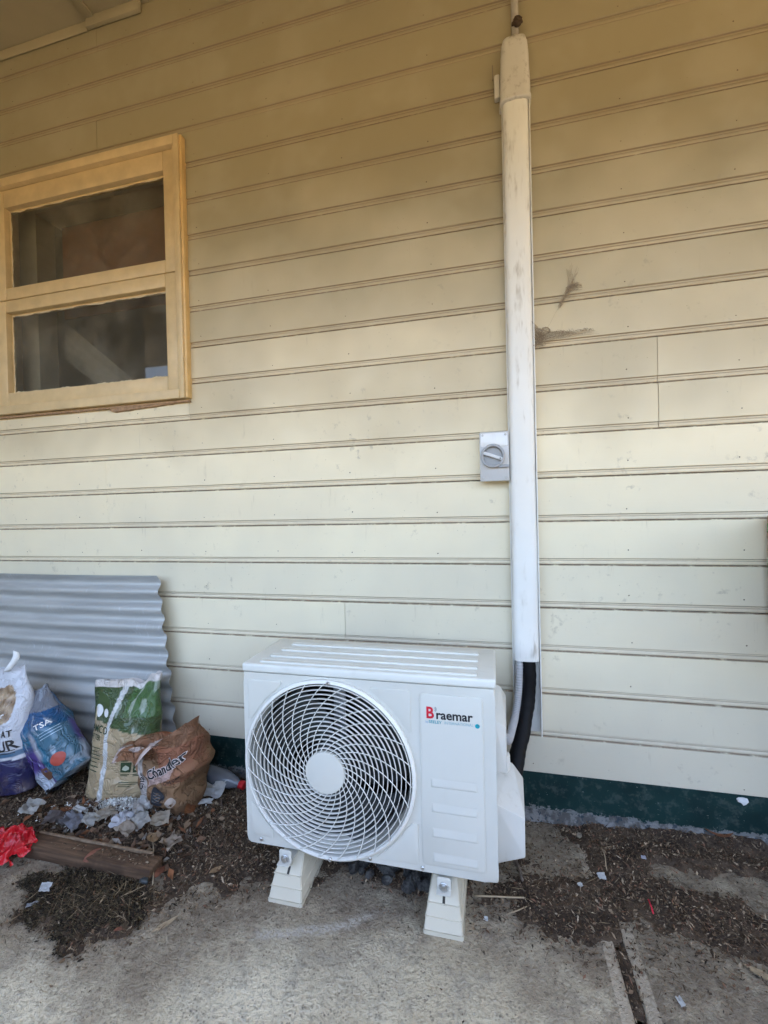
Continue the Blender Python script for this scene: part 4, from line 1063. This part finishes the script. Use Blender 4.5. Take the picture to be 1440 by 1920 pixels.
def heights(X, Y):
    d = density(X, Y); return np.maximum(0, -.012 + .016 * np.clip(d * 1.3, 0, 1) + mound(X, Y) * np.clip(d * 1.5, 0, 1))
def palette(n, cols, wts, jit=.25):
    k = rng.choice(len(cols), n, p=np.array(wts) / sum(wts)); return np.clip(np.array(cols)[k] * rng.uniform(1 - jit, 1 + jit, (n, 1)), 0, 1)
PAL = [(.150, .100, .062), (.085, .057, .037), (.235, .172, .112), (.038, .028, .020), (.36, .28, .19), (.19, .100, .062)]
X, Y = sample(125000, -2.6, 1.6, -.95, -.005)
scatter('mulch_chips', 'small brown husks and bark chips over the soil', X, Y, heights(X, Y), rng.gamma(6, .0017, len(X)), rng.gamma(5, .00075, len(X)), palette(len(X), PAL, (26, 24, 18, 20, 9, 10)))
X, Y = rng.uniform(-1.5, 1.2, 15000), rng.uniform(-1.05, -.02, 15000); k = rng.random(15000) < (.05 + .9 * np.clip(density(X, Y + .10) + density(X - .06, Y + .05), 0, 1)) * np.clip((Y + 1.0) * 2.2, .10, 1); X, Y = X[k], Y[k]
scatter('stray_husks', 'stray husks and grit scattered over the concrete', X, Y, heights(X, Y), rng.gamma(5, .0013, len(X)), rng.gamma(4, .0006, len(X)), palette(len(X), PAL, (30, 26, 12, 18, 4, 8)), .25)
c1 = gp(170, 1700); X, Y = rng.normal(c1[0], .10, 900), rng.normal(c1[1], .055, 900)
X2, Y2 = sample(2600, -2.4, 1.4, -.8, -.01); X, Y = np.concatenate([X, X2]), np.concatenate([Y, Y2])
scatter('dry_straw', 'thin dry straw and grass stalks in the litter', X, Y, heights(X, Y), rng.gamma(4, .0075, len(X)), np.full(len(X), .0016), palette(len(X), [(.27, .20, .12), (.16, .115, .07), (.08, .06, .037)], (3, 4, 5)), .22, .2, lift=.004)
X, Y = rng.uniform(-1.85, -.95, 5200), rng.uniform(-.52, -.14, 5200); k = rng.random(5200) < density(X, Y) * np.exp(-((X + 1.28) / .30) ** 2 - ((Y + .36) / .13) ** 2) * .30; X, Y = X[k], Y[k]
scatter('leaf_fragments', 'broken brown and grey leaf fragments around the bags', X, Y, heights(X, Y), rng.uniform(.016, .046, len(X)), rng.uniform(.009, .024, len(X)), palette(len(X), [(.13, .075, .045), (.20, .14, .09), (.075, .05, .036), (.24, .21, .18), (.20, .085, .04)], (5, 4, 5, 2, 2)), .45, .5, lift=.006)
X, Y = rng.uniform(-1.49, -1.03, 420), rng.uniform(-.52, -.478, 420); k = rng.random(420) < .25 + .75 * smooth01(X, -1.25, -1.05); X, Y = X[k], Y[k]
scatter('husks_on_timber', 'husks and crumbs lying on the timber offcut', X, Y, np.full(len(X), .040), rng.gamma(5, .0016, len(X)), rng.gamma(5, .0007, len(X)), palette(len(X), PAL, (30, 24, 14, 18, 6, 10)), .15)
# dark damp clump in front
X, Y = rng.uniform(-1.5, -.7, 40000), rng.uniform(-.95, -.5, 40000); k = poly_sd(X, Y, CLUMP) + (fbm(X * 20, Y * 20, 8) - .5) * .12 > 0; X, Y = X[k], Y[k]
scatter('damp_clump', 'dark damp clump of rotted grass on the concrete', X, Y, heights(X, Y), rng.gamma(5, .0024, len(X)), rng.gamma(4, .0006, len(X)), palette(len(X), [(.035, .027, .018), (.07, .055, .032), (.14, .11, .06), (.018, .014, .011)], (5, 4, 2, 5)), .5, lift=.003)
# spilled white litter pellets
cp_ = gp(235, 1525); X = rng.normal(0, 1, 5200); Y = rng.normal(0, 1, 5200)
X, Y = cp_[0] + .085 * X + .03 * Y, cp_[1] + .040 * Y + .012 * X
scatter('spilled_litter', 'white pellets spilled in front of the litter bag', X, Y, heights(X, Y) + .024 * np.exp(-((X - cp_[0]) / .1) ** 2 - ((Y - cp_[1]) / .05) ** 2) * rng.random(len(X)), np.full(len(X), .0095), np.full(len(X), .0056), palette(len(X), [(.78, .78, .74), (.52, .51, .47), (.22, .20, .18)], (7, 3, 1)), .5, .5, lift=.003)

# stones in the hollow under the unit
STN = [ico(2, s_ + 1, .5, 1.4, (1, .8, .62)) for s_ in range(6)]
n_ = N('dark_stone'); p_ = n_.pos()
M_STONE = n_.fin(n_.mix(n_.range(n_.noise(p_, 30, 6, .7), .4, .62), (.022, .021, .020), (.085, .082, .076)), .9, n_.bump(n_.noise(p_, 90, 5), .7, .004))
k = 0
for i in range(400):
    x, y = random.uniform(-.54, -.16), random.uniform(-.405, -.18)
    x += 0; lim = -.345 - .065 * smooth(-.54, -.22, x)
    if y < lim or k >= 110: continue
    k += 1; s_ = random.uniform(.009, .023) * (1.15 if y < -.3 else .9)
    o = link('stone', STN[i % 6], M_STONE, dirt, (x, y, .006 + s_ * .35), (random.random() * 6, random.random() * 6, random.random() * 6)); o.scale = (s_, s_, s_)
for me in STN: me.shade_flat()

# timber offcut
def m_plank():
    n = N('weathered_plank'); p = n.obj()
    g_ = n.noise(n.scale(p, (4, 60, 60)), 1, 6, .65)
    c = n.mix(n.range(g_, .3, .7), (.075, .045, .028), (.175, .108, .066))
    c = n.mix(n.math('MULTIPLY', n.range(n.noise(p, 12, 5), .48, .66), .6), c, (.055, .035, .024))
    return n.fin(c, .85, n.bump(g_, .5, .003), spec=.2)
pl_ = empty('timber_offcut', (-1.262, -.500, 0), (0, math.radians(1), math.radians(1.2))); tag(pl_, 'weathered brown timber offcut lying before the feed bags', 'timber')
bm = bmesh.new(); bm_box(bm, (-.250, -.030, .0), (.238, .026, .040), .004, 2)
bmesh.ops.subdivide_edges(bm, edges=[ed for ed in bm.edges if ed.calc_length() > .2], cuts=14)
for v in bm.verts: v.co += Vector((0, .003 * noise.noise(v.co * 9), .002 * noise.noise(v.co * 14 + Vector((3, 3, 3)))))
bm_obj('beam', bm, m_plank(), pl_, angle=40)
box('beam_edge_strip', (-.240, .0265, .0), (.20, .034, .043), plain('pale_splinter', (.20, .14, .09), .8, .3, 60), pl_, .001)

# red plastic bag
bm = bmesh.new(); n_u = 70
vs = []
for i in range(n_u + 1):
    rowv = []
    for j in range(n_u + 1):
        u, v = i / n_u * 2 - 1, j / n_u * 2 - 1
        r = math.hypot(u, v); q = Vector((u * 1.25, v * 1.25, 4.2))
        rd = 1 - 2 * abs(noise.noise(q)); rd2 = 1 - 2 * abs(noise.noise(q * 2.3 + Vector((5, 2, 1)))); rd3 = noise.noise(q * 5)
        hgt_ = (.088 * max(0, 1 - r ** 2 * .8) * (.55 + .45 * rd) + .034 * rd2 * (1 - .3 * r) + .004 * rd3) + .010
        x = u * .125 * (1 + .22 * noise.noise(q * 1.4 + Vector((1, 1, 9)))) + .02 * rd2; y = v * .085 * (1 + .25 * noise.noise(q * 1.3)) + .015 * rd3
        rowv.append(bm.verts.new((x, y, max(.002, hgt_))))
    vs.append(rowv)
for i in range(n_u):
    for j in range(n_u):
        u, v = (i + .5) / n_u * 2 - 1, (j + .5) / n_u * 2 - 1
        if math.hypot(u, v) < .98 + .25 * noise.noise(Vector((u * 3, v * 3, 8))): bm.faces.new((vs[i][j], vs[i + 1][j], vs[i + 1][j + 1], vs[i][j + 1]))
bmesh.ops.delete(bm, geom=[v for v in bm.verts if not v.link_faces], context='VERTS')
n_ = N('red_film'); p_ = n_.obj()
m_ = n_.fin(n_.mix(n_.range(n_.noise(p_, 16, 4), .35, .65), (.40, .008, .016), (.58, .018, .026)), .16, n_.bump(n_.noise(p_, 38, 4, .6, 1.5), .8, .006)); n_.b.inputs['Subsurface Weight'].default_value = .0
rbag = bm_obj('plastic_bag', bm, m_, smooth=True, loc=(-1.560, -.565, .004), rot=(0, 0, .5)); rbag.scale = (.82, .82, .9); tag(rbag, 'crumpled bright red plastic bag beside the timber offcut', 'plastic bag')

# bottle lying against the base board
bt = empty('drink_bottle', (-1.085, -.075, .042), (0, math.radians(4), math.radians(-9))); tag(bt, 'empty clear drink bottle with red cap lying by the wall', 'bottle')
n_ = N('clear_bottle'); n_.fin((.32, .34, .38), .12, n_.bump(n_.noise(n_.obj(), 30, 3), .3, .004), trans=.55)
lathe('bottle_body', [(.020, -.10), (.033, -.095), (.035, -.085), (.033, -.06), (.035, -.05), (.035, .02), (.032, .045), (.018, .085), (.0125, .095), (.0125, .105), (0, .105)], n_.m, bt, 28, 'X')
lathe('cap', [(.0150, .100), (.0155, .102), (.0155, .120), (.0140, .122), (0, .122)], plain('cap_red', (.55, .02, .025), .35), bt, 20, 'X')

# leaves, paper scraps, sticks: single things
def leaf_mesh(seed, wid=.34, curl=.35):
    bm = bmesh.new(); rows = []
    for i in range(11):
        t = i / 10; hw = wid * .5 * math.sin(PI * t ** .85) ** .8 + .004; z = curl * .16 * math.sin(PI * t * 1.1 + seed)
        rows.append([bm.verts.new((t - .5, hw * k_, z + abs(k_) * curl * .22 * hw + .04 * noise.noise(Vector((t * 4, k_ * 2, seed))))) for k_ in (-1, -.5, 0, .5, 1)])
    for a_, b_ in zip(rows, rows[1:]):
        for k_ in range(4): bm.faces.new((a_[k_], a_[k_ + 1], b_[k_ + 1], b_[k_]))
    me = bpy.data.meshes.new('leaf_blade'); bm.to_mesh(me); bm.free(); me.shade_smooth(); return me
def m_leaf(nm, c):
    n = N(nm); p = n.obj(); v = n.noise(n.scale(p, (3, 30, 30)), 1, 4)
    return n.fin(n.mix(n.range(v, .35, .65), tuple(q * .7 for q in c), c), .6, n.bump(v, .3, .01))
LM = {'red': m_leaf('leaf_red_brown', (.23, .085, .050)), 'tan': m_leaf('leaf_tan', (.36, .24, .135)), 'rust': m_leaf('leaf_rust', (.26, .095, .035)), 'grey': m_leaf('leaf_grey_brown', (.17, .13, .10)), 'dark': m_leaf('leaf_dark', (.09, .055, .035)), 'pale': m_leaf('leaf_pale', (.42, .32, .20))}
LV = [leaf_mesh(s_, w_, c_) for s_, w_, c_ in ((1, .40, .5), (2, .30, .9), (3, .5, .7), (4, .24, .3))]
def leaf(px, py, L_, az, colr, var, label, lift=.006, tilt=(0, 0), pz=0.0, grp='fallen leaves around the bags'):
    p = gp(px, py, pz); me = LV[var].copy(); me.materials.clear()
    o = link('fallen_leaf', me, LM[colr], None, (p[0], p[1], max(hgt(p[0], p[1]), pz) + lift), (tilt[0], tilt[1], math.radians(az))); o.scale = (L_, L_, L_)
    tag(o, label, 'leaf', grp)
leaf(180, 1622, .072, 62, 'red', 0, 'large red brown leaf lying against the timber offcut front', .030, (.9, 0))
leaf(357, 1538, .085, 95, 'rust', 0, 'rust brown leaf standing at the foot of the feed sack', .026, (.8, .2))
leaf(126, 1533, .045, 20, 'rust', 2, 'curled orange brown leaf behind the timber offcut', .012)
leaf(140, 1517, .075, 170, 'dark', 3, 'long dark curled leaf before the tan bag foot', .012)
leaf(215, 1513, .075, 22, 'red', 3, 'slender red brown leaf lying on the white pellets', .022)
leaf(405, 1640, .050, 70, 'tan', 1, 'tan leaf on the husks near the unit foot', .010, (.4, 0))
leaf(305, 1555, .060, 140, 'grey', 2, 'grey brown curled leaf right of the white pellets', .016, (.5, .2))
leaf(345, 1585, .055, 30, 'grey', 1, 'grey leaf below the feed sack beside the husks', .012, (.3, 0))
leaf(290, 1590, .060, 80, 'tan', 2, 'pale tan curled leaf at the end of the timber', .022, (.6, .3))
leaf(300, 1640, .055, 100, 'red', 0, 'pinkish brown leaf just past the timber end', .010, (.2, 0))
leaf(375, 1560, .055, 60, 'dark', 2, 'dark crumpled leaf right of the rust brown leaf', .012, (.5, .2))
leaf(1432, 1832, .075, -35, 'pale', 3, 'pale pointed leaf at the lower right edge', .006, grp='loose leaves on the concrete')
leaf(225, 1750, .030, 40, 'red', 0, 'small reddish leaf below the damp clump', .004, grp='loose leaves on the concrete')
leaf(1350, 1583, .090, 5, 'rust', 2, 'rust coloured leaf litter piece under the green base board', .012, grp='loose leaves on the concrete')
leaf(310, 1735, .070, 50, 'pale', 3, 'narrow straw coloured leaf on bare concrete near the clump', .004, grp='loose leaves on the concrete')
def scrap(nm, px, py, w_, h_, az, mat, label, cat, seed, lift=.008, crump=.25, tilt=(0, 0), grp=None):
    p = gp(px, py); bm = bmesh.new(); vs = []
    for i in range(9):
        rowv = []
        for j in range(9):
            u, v = i / 8 - .5, j / 8 - .5; q = Vector((u * 2.6, v * 2.6, seed * 3.1))
            e_ = 1 + .25 * noise.noise(q * .9 + Vector((7, 0, 0)))
            rowv.append(bm.verts.new((u * w_ * e_, v * h_ * e_, crump * min(w_, h_) * (1 - 2 * abs(noise.noise(q))) + .1 * crump * w_ * noise.noise(q * 3))))
        vs.append(rowv)
    for i in range(8):
        for j in range(8): bm.faces.new((vs[i][j], vs[i + 1][j], vs[i + 1][j + 1], vs[i][j + 1]))
    bmesh.ops.solidify(bm, geom=bm.faces[:], thickness=.0008)
    o = bm_obj(nm, bm, mat, loc=(p[0], p[1], hgt(p[0], p[1]) + lift), rot=(tilt[0], tilt[1], math.radians(az)), angle=50)
    tag(o, label, cat, grp)
SCRAPS = []
PW = plain('paper_white', (.66, .65, .63), .7, .1, 60, .2); PG = plain('film_grey', (.26, .26, .29), .35, .25, 50, .3); PT = plain('paper_tan', (.46, .38, .30), .8, .2, 60, .3); PC = plain('plaster_white', (.68, .69, .69), .6, .08, 80, .2)
G1, G2 = 'paper and film scraps among the bags', 'white chips on the mulch'
PL = plain('paper_lilac', (.66, .66, .69), .4, .12, 40, .3); PB = plain('paper_buff', (.50, .43, .34), .8, .2, 40, .3); PD = plain('paper_dirty', (.54, .52, .48), .6, .25, 40, .3)
for q_ in ((262, 1552, .055, .045, 70, PW, 'white crumpled ball of paper between the pellets and timber', 31, .034), (228, 1570, .050, .04, 15, PL, 'lilac grey crumpled film behind the timber middle', 32, .030), (268, 1574, .06, .045, -35, PD, 'dirty grey paper wad at the timber end', 33, .034), (200, 1558, .055, .04, 50, PB, 'buff torn paper right of the grey film', 34, .028), (172, 1570, .05, .035, -10, PD, 'dull grey scrap resting on the timber back edge', 35, .036), (300, 1568, .05, .04, 35, PB, 'buff curled paper below the feed sack', 36, .030), (320, 1600, .05, .04, 80, PT, 'tan torn paper past the timber end', 37, .020), (285, 1512, .04, .03, 0, PL, 'pale slip against the feed sack foot', 38, .024), (385, 1515, .045, .02, 25, PW, 'thin white strip below the white crumpled paper', 39, .014), (60, 1540, .06, .05, 10, PD, 'grey brown wad behind the red bag', 40, .026)):
    SCRAPS.append(q_)
scrap('paper_scrap', 402, 1494, .085, .055, 12, PW, 'white crumpled paper right of the feed sack', 'paper', 1, .020, .35, (.5, 0), G1)
scrap('paper_scrap', 275, 1534, .060, .045, 20, PW, 'white folded paper slip on the pellets', 'paper', 2, .030, .2, (.4, .1), G1)
scrap('film_scrap', 140, 1562, .095, .05, -14, PG, 'grey crinkled film lying behind the timber offcut', 'wrapper', 3, .022, .35, (.2, 0), G1)
scrap('paper_scrap', 150, 1550, .05, .018, -12, PW, 'narrow white paper strip on the grey film', 'paper', 4, .040, .15, (.3, 0), G1)
scrap('film_scrap', 105, 1556, .07, .05, 25, plain('film_brown', (.16, .135, .13), .4, .2, 50, .3), 'dull brown film scrap left of the grey film', 'wrapper', 5, .020, .35, (.2, .1), G1)
scrap('paper_scrap', 250, 1562, .060, .05, 40, plain('paper_grey', (.42, .41, .42), .6, .2, 40, .3), 'pale grey crumpled paper below the pellets', 'paper', 6, .022, .4, (.3, 0), G1)
scrap('paper_scrap', 240, 1582, .075, .045, -20, PT, 'dirty tan paper crumple behind the timber end', 'paper', 7, .026, .45, (.3, 0), G1)
scrap('film_scrap', 100, 1497, .05, .05, 60, plain('film_black', (.02, .02, .022), .4, .2, 50, .3), 'small black plastic tangle under the blue bag', 'wrapper', 8, .022, .6, (.4, 0), G1)
scrap('paper_scrap', 87, 1680, .030, .022, 15, PC, 'white torn paper bit on the damp clump', 'paper', 9, .016, .4, (.5, 0), G1)
scrap('film_scrap', 62, 1702, .030, .012, 35, plain('chip_grey', (.40, .42, .45), .4, .1, 50), 'pale grey plastic sliver left of the damp clump', 'wrapper', 10, .006, .2, (0, 0), G1)
scrap('plaster_chip', 1128, 1651, .022, .018, 10, PC, 'larger white chip on the brown mulch right of the unit', 'chip', 11, .008, .25, (.3, 0), G2)
scrap('plaster_chip', 1088, 1666, .014, .012, 40, PC, 'small white chip left of the larger white chip', 'chip', 12, .006, .3, (.3, 0), G2)
scrap('plaster_chip', 1276, 1881, .012, .018, 25, PC, 'pale chip on the lower concrete right of the joint', 'chip', 13, .004, .2, (.1, 0), G2)
scrap('plaster_chip', 1207, 1618, .014, .010, 0, plain('chip_pale', (.5, .5, .56), .5, .1, 60), 'pale lilac chip nearest the green base board', 'chip', 14, .006, .3, (.3, 0), G2)
scrap('plaster_chip', 911, 1727, .012, .010, 0, PC, 'tiny white chip beside the right foot', 'chip', 15, .006, .3, (.3, 0), G2)
for q_ in SCRAPS: scrap('paper_scrap', q_[0], q_[1], q_[2] * 1.15, q_[3] * 1.1, q_[4], q_[5], q_[6], 'paper', q_[7], q_[8], .36, (.35, .1), G1)
p = on(1393, 1502, 1, -.013); bm = bmesh.new(); bm_prism(bm, [(-.017, .004), (-.012, .009), (.002, .010), (.013, .008), (.016, -.001), (.008, -.010), (.001, -.014), (-.006, -.006), (-.014, -.004)], -.004, .002, .0015)
tag(bm_obj('paint_blob', bm, PC, loc=(p[0], -.0112, p[2]), angle=60), 'white lump of filler stuck on the green base board', 'filler')
p = gp(1221, 1710); tag(tube('plastic_straw', [(p[0] - .001, p[1] - .020, .014), (p[0] + .001, p[1], .013), (p[0], p[1] + .022, .015)], .0022, plain('straw_red', (.60, .02, .05), .4)), 'short bright red plastic piece on the right mulch', 'plastic')
for (a_, b_, r, lb) in (((890, 1688), (985, 1691), .0028, 'thin pale stick right of the front foot'), ((950, 1722), (990, 1707), .0018, 'short thin twig beside the right foot'), ((965, 1622), (982, 1660), .0055, 'stubby grey stick near the valve cover'), ((1128, 1600), (1140, 1640), .002, 'slim twig on the mulch behind the white chips'), ((285, 1668), (290, 1560), .0014, 'straw stalk leaning on the timber end'), ((20, 1648), (38, 1655), .0015, 'short straw beside the red plastic bag'), ((225, 1700), (275, 1668), .0012, 'long dry grass stalk on the damp clump')):
    A_, B_ = gp(*a_), gp(*b_); z0, z1 = hgt(*A_[:2]) + r + .006, hgt(*B_[:2]) + r + .006
    P_ = [Vector((A_[0], A_[1], z0)).lerp(Vector((B_[0], B_[1], z1)), t) + Vector((.003 * math.sin(t * 5), .003 * math.cos(t * 4), .003 * math.sin(t * 3))) for t in np.linspace(0, 1, 7)]
    tag(tube('twig', P_, [r * (1 - .3 * t) for t in np.linspace(0, 1, 7)], LM['grey' if r > .003 else 'pale'], n=6), lb, 'twig', 'twigs and stalks in the mulch')
st_ = link('pebble', STN[2].copy(), plain('slate', (.055, .065, .07), .5, .2, 40)); q = gp(270, 1660); st_.location = (q[0], q[1], hgt(q[0], q[1]) + .008); st_.scale = (.016, .012, .010); st_.data.materials.clear(); st_.data.materials.append(MATS['slate']); st_.data.shade_smooth()
tag(st_, 'smooth dark slate pebble by the damp clump', 'pebble')

# ------------------------------------------------------------------ cobweb beside the duct
web = empty('cobweb', (.16, -.02, 1.66)); tag(web, 'dusty brown cobweb strung from the duct across the boards', 'cobweb')
M_WEB = plain('dusty_web', (.32, .255, .18), .95, .3, 200, .2)
def strand(P_, r): V_, F_ = tube_data([Vector(p) - Vector((.16, -.02, 1.66)) for p in P_], r, 4); return V_, F_
def strands(nm, L_):
    V_, F_ = [], []
    for P_, r in L_:
        v_, f_ = strand(P_, r); b0 = len(V_); V_ += v_; F_ += [tuple(i + b0 for i in f) for f in f_]
    o = mesh(nm, V_, F_, M_WEB, web); tag(o, kind='stuff')
def wob(P_, k=.0022):
    out = []
    for a_, b_ in zip(P_, P_[1:]):
        for q in range(3): out.append(Vector(a_).lerp(Vector(b_), q / 3) + Vector((random.gauss(0, k), random.gauss(0, k * .5), random.gauss(0, k))))
    return out + [Vector(P_[-1])]
SS = []
for i in range(64):                           # funnel of strands from the duct edge to the right
    z0 = 1.640 + .085 * random.random(); xe = .185 + .175 * random.random() ** 1.9
    zc = 1.684 + random.gauss(0, .005)
    SS.append((wob([(.151, -.022 - .040 * random.random(), z0), (.151 + (xe - .151) * .4, -.026, z0 + (zc - z0) * .7), (xe, -.020, zc)]), random.uniform(.00018, .00042)))
for i in range(20): SS.append((wob([(.152, -.05 * random.random() - .02, 1.64 + .09 * random.random()), (.158 + .02 * random.random(), -.03, 1.65 + .06 * random.random()), (.172 + .02 * random.random(), -.022, 1.66 + .05 * random.random())], .004), random.uniform(.0005, .0011)))
for i in range(22):
    x = .19 + .15 * random.random(); SS.append((wob([(x, -.02, 1.688), (x + .006, -.018, 1.696 + .008 * random.random()), (x + .014, -.018, 1.689)], .002), .0005))
for q in range(4): SS.append((wob([(.190 + .014 * math.cos(t), -.024, 1.702 + .012 * math.sin(t)) for t in np.linspace(-.6, 2.4, 6)], .0015), .0009))
strands('web_funnel', SS)
SS = []
for i in range(26):
    x = .262 + .044 * random.random(); zt = 1.842 + .085 * random.random() ** 1.5
    SS.append((wob([(.234 + .006 * random.random(), -.020, 1.776 + .012 * random.random()), (.250 + .014 * random.random(), -.020, 1.812 + .012 * random.random()), (.262 + .024 * random.random(), -.017, 1.838 + .01 * random.random()), (x, -.016, zt)], .0018), random.uniform(.0002, .0005)))
for i in range(18):
    z = 1.838 + random.gauss(0, .008); SS.append((wob([(.256 + .01 * random.random(), -.018, z - .004), (.28, -.017, z + .006 * random.random()), (.296 + .016 * random.random(), -.016, z + .010 * random.random())], .003), .0004))
SS.append((wob([(.19, -.02, 1.70), (.215, -.02, 1.745), (.238, -.02, 1.782)], .001), .0003))
strands('web_tuft', SS)

# ------------------------------------------------------------------ carton on a side table at the right
tb = empty('side_table', (1.25, -.28, 0)); tag(tb, 'plain timber side table standing just outside the picture under the carton', 'table')
M_TB = plain('table_timber', (.28, .19, .11), .6, .2, 30)
box('table_top', (-.36, -.22, .705), (.40, .22, .735), M_TB, tb, .003)
for x in (-.33, .37):
    for y in (-.19, .19): box('leg', (x - .02, y - .02, 0), (x + .02, y + .02, .7045), M_TB, tb, .002)
cb_ = empty('carton', (1.03, -.225, .7355)); tag(cb_, 'brown cardboard carton with green printed label at the right edge', 'box')
M_CARD = plain('cardboard', (.33, .185, .095), .8, .1, 40, .1)
box('carton_body', (-.213, -.185, 0), (.215, .185, .325), M_CARD, cb_, .004)
M_LG, M_LP = INK('label_green', (.04, .20, .04)), INK('label_pale', (.36, .52, .32))
box('label', (-.2142, -.18, .272), (-.2133, .1805, .300), M_LG, cb_); box('label', (-.2142, -.18, .140), (-.2133, .1805, .195), M_LP, cb_)
box('label_print', (-.2148, .165, .165), (-.2143, .1795, .180), M_LG, cb_); box('label_print', (-.2148, .150, .146), (-.2143, .1795, .160), M_LG, cb_)
